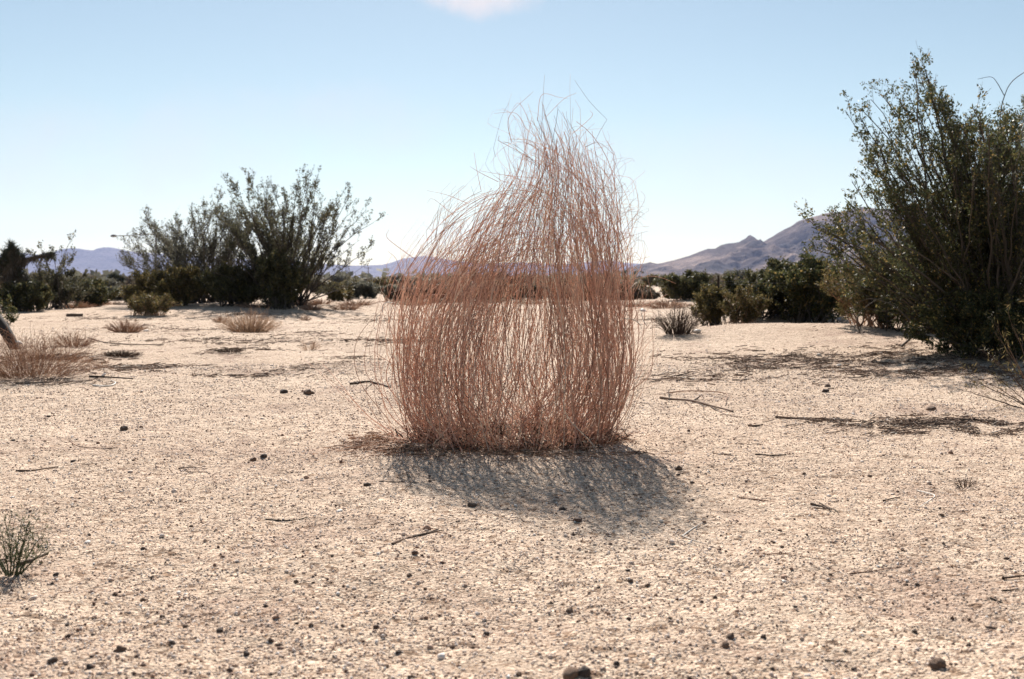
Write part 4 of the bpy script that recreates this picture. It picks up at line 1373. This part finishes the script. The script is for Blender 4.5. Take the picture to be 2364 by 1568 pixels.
ROCK = []
for k in range(6):
    BV, BF = ico(2 if k % 2 else 3)
    d = 1 + .62 * (vnoise(BV[:, 0] * 1.6 + k * 7, BV[:, 1] * 1.6 + BV[:, 2] * 1.3, 50 + k)) + .42 * vnoise(BV[:, 0] * 4 + 3, BV[:, 2] * 4 + BV[:, 1] * 3 + k, 60 + k)
    V = BV * d[:, None] * np.array([1.1, .95, .78])
    gq = Geo()
    gq.add(V, tris=BF, tint=.1 + .8 * k / 5)
    ROCK.append(gq.mesh("pebble", M['stone']))
gq = Geo()
BV, BF = ico(2)
gq.add(BV * (1 + .3 * vnoise(BV[:, 0] * 2, BV[:, 1] * 2 + BV[:, 2], 91))[:, None] * np.array([1.3, .8, .45]), tris=BF, tint=.5)
PALE = gq.mesh("pale_stone", M['pale_stone'])
GREY = gq.mesh("grey_stone", M['metal'])


def stone(u, v, w, label, group=None, mesh=None, name="pebble", cat="pebble"):
    p = gp(u, v)
    r = w * .5 * p[1] / F
    me = mesh or ROCK[int(rng.integers(0, len(ROCK)))]
    o = bpy.data.objects.new(name, me)
    o.location = (p[0], p[1], p[2] + r * .22)
    o.rotation_euler = (rng.normal(0, .25), rng.normal(0, .25), rng.uniform(0, 6.28))
    o.scale = (r, r, r)
    COL.objects.link(o)
    return tag(o, label, cat, group)


stone(2165, 1538, 36, "largest round brown pebble at the bottom right", name="stone", cat="stone")
stone(1685, 1472, 20, "black rounded pebble, upper of a close pair on the lower right gravel")
stone(1675, 1490, 20, "black rounded pebble, lower of a close pair on the lower right gravel")
stone(1318, 1560, 40, "big dark clod at the bottom edge of the gravel, left of its twin", name="stone", cat="stone")
stone(1346, 1556, 34, "big dark clod at the bottom edge of the gravel, right of its twin", name="stone", cat="stone")
stone(2150, 948, 26, "dark oval stone just above the band of broken twigs", name="stone", cat="stone")
stone(713, 909, 20, "round grey brown stone left of the dry bush", name="stone", cat="stone")
stone(655, 908, 18, "darker low stone beside the round grey brown one left of the dry bush", name="stone", cat="stone")
stone(286, 992, 16, "black oval pebble alone on the gravel at the left")
stone(608, 1056, 16, "brown pebble, right one of two side by side left of the dry bush")
stone(585, 1062, 16, "dark pebble, left one of two side by side left of the dry bush")
stone(1567, 1084, 18, "reddish brown pebble just right of the bush's shadow")
stone(1910, 892, 14, "upright brown pebble standing above another on the right sand")
stone(1904, 905, 14, "dark pebble lying below an upright brown one on the right sand")
stone(1298, 1178, 16, "brown pebble lying inside the bush's shadow")
stone(1089, 1169, 18, "flat brown pebble at the lower edge of the bush's shadow")
stone(1314, 1412, 20, "tan blocky pebble in the bottom centre of the gravel")
stone(277, 1503, 24, "flat bluish dark pebble at the lower left")
stone(122, 1527, 20, "reddish brown pebble at the lower left edge of the gravel")
stone(848, 1122, 16, "dark oval pebble at the left of the bush's shadow")
SMALL = [(170, 1066), (112, 963), (30, 1019), (308, 1063), (330, 1268), (205, 1236), (441, 1241), (755, 1210), (775, 1168), (767, 1284), (351, 1334), (130, 1327), (120, 1349), (265, 1373), (330, 1386), (375, 1424), (155, 1444), (158, 1471), (215, 1467), (153, 1535), (207, 1540), (644, 1491), (625, 1481), (507, 1457), (522, 1462), (685, 1441), (718, 1444), (791, 1445), (428, 1447), (397, 1486), (625, 1558), (613, 1401), (569, 1510), (582, 1551), (683, 1344), (892, 1540), (947, 1564), (981, 1360), (921, 1508), (1092, 1471), (1122, 1464), (1271, 1394), (1429, 1294), (1450, 1318), (1455, 1342), (1494, 1352), (1381, 1357), (1253, 1277), (1168, 1254), (1423, 1533), (1342, 1530), (1196, 1559), (1092, 1496), (1044, 1495), (1546, 1428), (1761, 1471), (1984, 1380), (1835, 1403), (2092, 1351), (2117, 1351), (1916, 1328), (2167, 1175), (2173, 1190), (2270, 1196), (1804, 1264), (1799, 1225), (1597, 1115), (2007, 1100), (1856, 1095), (2235, 1490), (2198, 1428), (1782, 1544), (1970, 1546), (1599, 1155), (441, 1216), (70, 1180), (945, 1330), (2110, 1460), (2040, 1410), (1650, 1380)]
for k, (u, v) in enumerate(SMALL):
    stone(u, v, rng.uniform(6.5, 11.5) * (1 + max(0, v - 1250) / 800), "small dark pebble scattered on the pale gravel", "small dark pebbles on the gravel")
stone(783, 1182, 16, "white chalky stone on the gravel left of the bush's shadow", mesh=PALE, name="pale_stone", cat="stone")
stone(202, 1254, 18, "pale grey stone on the gravel right of the grey green sprig", mesh=PALE, name="pale_stone", cat="stone")
stone(1606, 768, 22, "bright white scrap of stone between the spiky clump and the olive shrub", mesh=PALE, name="pale_stone", cat="stone")
stone(43, 794, 20, "white stone behind the reddish tangle at the left edge", mesh=PALE, name="pale_stone", cat="stone")
stone(1484, 719, 18, "pale stone far off just right of the dry bush", mesh=PALE, name="pale_stone", cat="stone")
stone(337, 765, 10, "tiny white stone right of the brown grass clump", mesh=PALE, name="pale_stone", cat="stone")
stone(1935, 845, 12, "white chip in the litter below the sand bank", mesh=PALE, name="pale_stone", cat="stone")
stone(1890, 822, 14, "white chip at the upper edge of the litter below the sand bank", mesh=PALE, name="pale_stone", cat="stone")
stone(238, 868, 12, "white chip beside the reddish tangle's long dark stick", mesh=PALE, name="pale_stone", cat="stone")
b = at(1942, 738, 10.2)
o = bpy.data.objects.new("stone", GREY)
b[2] = max(b[2], float(g(b[0], b[1])))
o.location = tuple(b)
o.scale = (.03, .03, .055)
COL.objects.link(o)
tag(o, "grey upright stone among the dark shrubs behind the sand bank", "stone")
# dark block of old wood far left, and the leaning post at the edge
p = gp(172, 731)
q = Geo()
P_ = np.array([[p[0] - .125, p[1], p[2] + .02], [p[0] - .04, p[1], p[2] + .024], [p[0] + .05, p[1], p[2] + .021], [p[0] + .125, p[1] + .02, p[2] + .02]])
add_tubes(q, resample(P_, 10)[None], np.full((1, 10), .027), 8)
solo("log", q, M['dark_stick'], p, "short dark log lying alone on the far sand at the left", "log")
p = gp(40, 806)
q = Geo()
e = at(-40, 700, p[1] + .3)
P_ = resample([p - np.array([0, 0, .03]), p + (e - p) * .4 + np.array([.0, 0, .02]), e], 12)
add_tubes(q, P_[None], np.linspace(.036, .05, 12)[None], 8, tint=0.0)
solo("leaning_post", q, M['wood'], p, "dark leaning trunk of dead wood sticking in from the left edge", "post")

# ------------------------------------------------------------------ things far off
def box(q, cx, cy, cz, sx, sy, sz, tint=.5):
    V = np.array([[x_, y_, z_] for z_ in (-.5, .5) for y_ in (-.5, .5) for x_ in (-.5, .5)]) * np.array([sx, sy, sz]) + np.array([cx, cy, cz])
    q.add(V, [[0, 2, 3, 1], [4, 5, 7, 6], [0, 1, 5, 4], [2, 6, 7, 3], [0, 4, 6, 2], [1, 3, 7, 5]], tint=tint)


# street lamp
Yl = 130.0
bl = place(360, 690, Yl)
t = thing("street_lamp", bl, "grey street lamp with a long arm rising behind the pale creosote", "street lamp")
q = Geo()
top = at(360, 541, Yl)
add_tubes(q, resample([bl, top], 8)[None], np.linspace(.16, .09, 8)[None], 8)
q.build("pole", M['metal'], t)
q = Geo()
hd = at(268, 545, Yl)
add_tubes(q, resample([top, at(330, 541, Yl), at(295, 544, Yl), hd], 10)[None], np.linspace(.06, .05, 10)[None], 6)
q.build("arm", M['metal'], t)
q = Geo()
P_ = resample([hd + np.array([.15, 0, 0]), hd + np.array([-.1, 0, .02]), hd + np.array([-.45, 0, .0]), hd + np.array([-.7, 0, -.02])], 8)
add_tubes(q, P_[None], np.array([.04, .1, .15, .17, .17, .15, .1, .03])[None], 8)
q.build("lamp_head", M['metal'], t)


# utility poles and the wires they carry
def utility_pole(u, vtop, Y, label):
    b_ = place(u, 690, Y)
    t_ = thing("utility_pole", b_, label, "utility pole")
    tp = at(u, vtop, Y)
    q_ = Geo()
    add_tubes(q_, resample([b_, tp], 6)[None], np.linspace(.2, .13, 6)[None], 8)
    q_.build("pole", M['dark_stick'], t_)
    q_ = Geo()
    box(q_, tp[0], tp[1] - .2, tp[2] - .5, 2.6, .14, .16)
    q_.build("crossarm", M['dark_stick'], t_)
    return tp


utility_pole(850, 616, 420, "thin utility pole on the plain left of the dry bush")
# long low white building and a small white shed beside it
bw = place(850, 660, 700)
t = thing("warehouse", bw, "long low building with a white roof far off left of the dry bush", "building")
q = Geo()
zt = CAMZ + 7 / F * 700
box(q, bw[0], bw[1], zt / 2 - .6, 21, 14, zt - .4)
q.build("wall", M['tan'], t)
q = Geo()
V = np.array([[-11, -7.6, zt - .7], [11, -7.6, zt - .7], [11, 0, zt + .8], [-11, 0, zt + .8], [-11, 7.6, zt - .7], [11, 7.6, zt - .7]]) + np.array([bw[0], bw[1], 0])
q.add(V, [[0, 1, 2, 3], [3, 2, 5, 4], [0, 4, 5, 1]], tris=[[0, 3, 4], [1, 5, 2]])
q.build("roof", M['white'], t)
q = Geo()
for k in range(3):
    box(q, bw[0] - 6 + 6 * k, bw[1] - 7.05, 1.0, 2.2, .12, 1.6)
q.build("door", M['dark_pane'], t)
bw = place(836, 655, 300)
t = thing("shed", bw, "tiny bright white shed in front of the long low building", "shed")
q = Geo()
box(q, bw[0], bw[1], .55, 1.7, 1.6, 1.3)
q.build("wall", M['white'], t)
q = Geo()
V = np.array([[-1, -1, 1.15], [1, -1, 1.15], [1, 0, 1.6], [-1, 0, 1.6], [-1, 1, 1.15], [1, 1, 1.15]]) + np.array([bw[0], bw[1], 0])
q.add(V, [[0, 1, 2, 3], [3, 2, 5, 4], [0, 4, 5, 1]], tris=[[0, 3, 4], [1, 5, 2]])
q.build("roof", M['white'], t)

# houses at the foot of the right mountain
MX, MY, MZ = right_m
for k, (u, Yh, lab) in enumerate([(2310 - 40 - 180, 1700, ""), (1760, 1620, "lowest pale house at the foot of the right mountain"), (1648, 1680, "pale house left on the slope of the right mountain"), (1700, 1760, "flat roofed pale house in the middle of the mountain foot"), (1812, 1830, "pale house highest on the slope near the tall creosote"), (1560, 1640, "small white house leftmost at the mountain foot"), (1522, 1560, "white house beside the leftmost one at the mountain foot")]):
    if not lab:
        continue
    x_ = (u - W / 2) / F * Yh
    ix = int(np.argmin(np.abs(MX[0] - x_)))
    iy = int(np.argmin(np.abs(MY[:, 0] - Yh)))
    z_ = float(MZ[iy, ix])
    t = thing("house", (x_, Yh, z_), lab, "house", None)
    w_ = rng.uniform(9, 14)
    q = Geo()
    box(q, x_, Yh, z_ + 1.2, w_, 8, 4.0)
    q.build("wall", M['white'] if k % 2 else M['tan'], t)
    q = Geo()
    V = np.array([[-w_ / 2 - .5, -4.6, 3.1], [w_ / 2 + .5, -4.6, 3.1], [w_ / 2 + .5, 0, 4.4], [-w_ / 2 - .5, 0, 4.4], [-w_ / 2 - .5, 4.6, 3.1], [w_ / 2 + .5, 4.6, 3.1]]) + np.array([x_, Yh, z_])
    q.add(V, [[0, 1, 2, 3], [3, 2, 5, 4], [0, 4, 5, 1]], tris=[[0, 3, 4], [1, 5, 2]])
    q.build("roof", M['white'], t)

# two slack fence wires strung from a post in the shrubs to one behind the creosote
pa, pb = place(1655, 700, 11.3), place(2500, 700, 9.4)
t = thing("wire_fence", pa, "thin slack fence wires crossing in front of the dark shrubs at the right", "fence")
for p_ in (pa, pb):
    q = Geo()
    add_tubes(q, resample([p_ - np.array([0, 0, .1]), p_ + np.array([0.01, 0, .52])], 5)[None], np.full((1, 5), .012), 6)
    q.build("post", M['dark_stick'], t)
for hz, sag in ((.46, .03), (.44, .045)):
    s_ = np.linspace(0, 1, 24)
    a_, b_ = pa + np.array([0, 0, hz]), pb + np.array([0, 0, hz])
    P_ = a_ + (b_ - a_) * s_[:, None]
    P_[:, 2] -= 4 * sag * s_ * (1 - s_)
    q = Geo()
    add_tubes(q, P_[None], np.full((1, 24), .0011), 4)
    q.build("wire", M['metal'], t)

# ------------------------------------------------------------------ the air
m, nt, out = new_mat("haze_air")
vol = nt.nodes.new('ShaderNodeVolumePrincipled')
vol.inputs['Color'].default_value = (0.52, 0.62, 1.0, 1)
vol.inputs['Density'].default_value = 0.000075
vol.inputs['Anisotropy'].default_value = 0.2
nt.links.new(vol.outputs[0], out.inputs['Volume'])
q = Geo()
x0, x1, y0, y1, z0, z1 = -8200, 8200, -6200, 9000, -2.0, 420.0
box(q, (x0 + x1) / 2, (y0 + y1) / 2, (z0 + z1) / 2, x1 - x0, y1 - y0, z1 - z0)
tag(q.build("haze", m), "pale blue haze in the air before the mountains", "haze", kind='stuff')

for o in list(scene.objects):
    if '_o' in o:
        del o['_o']
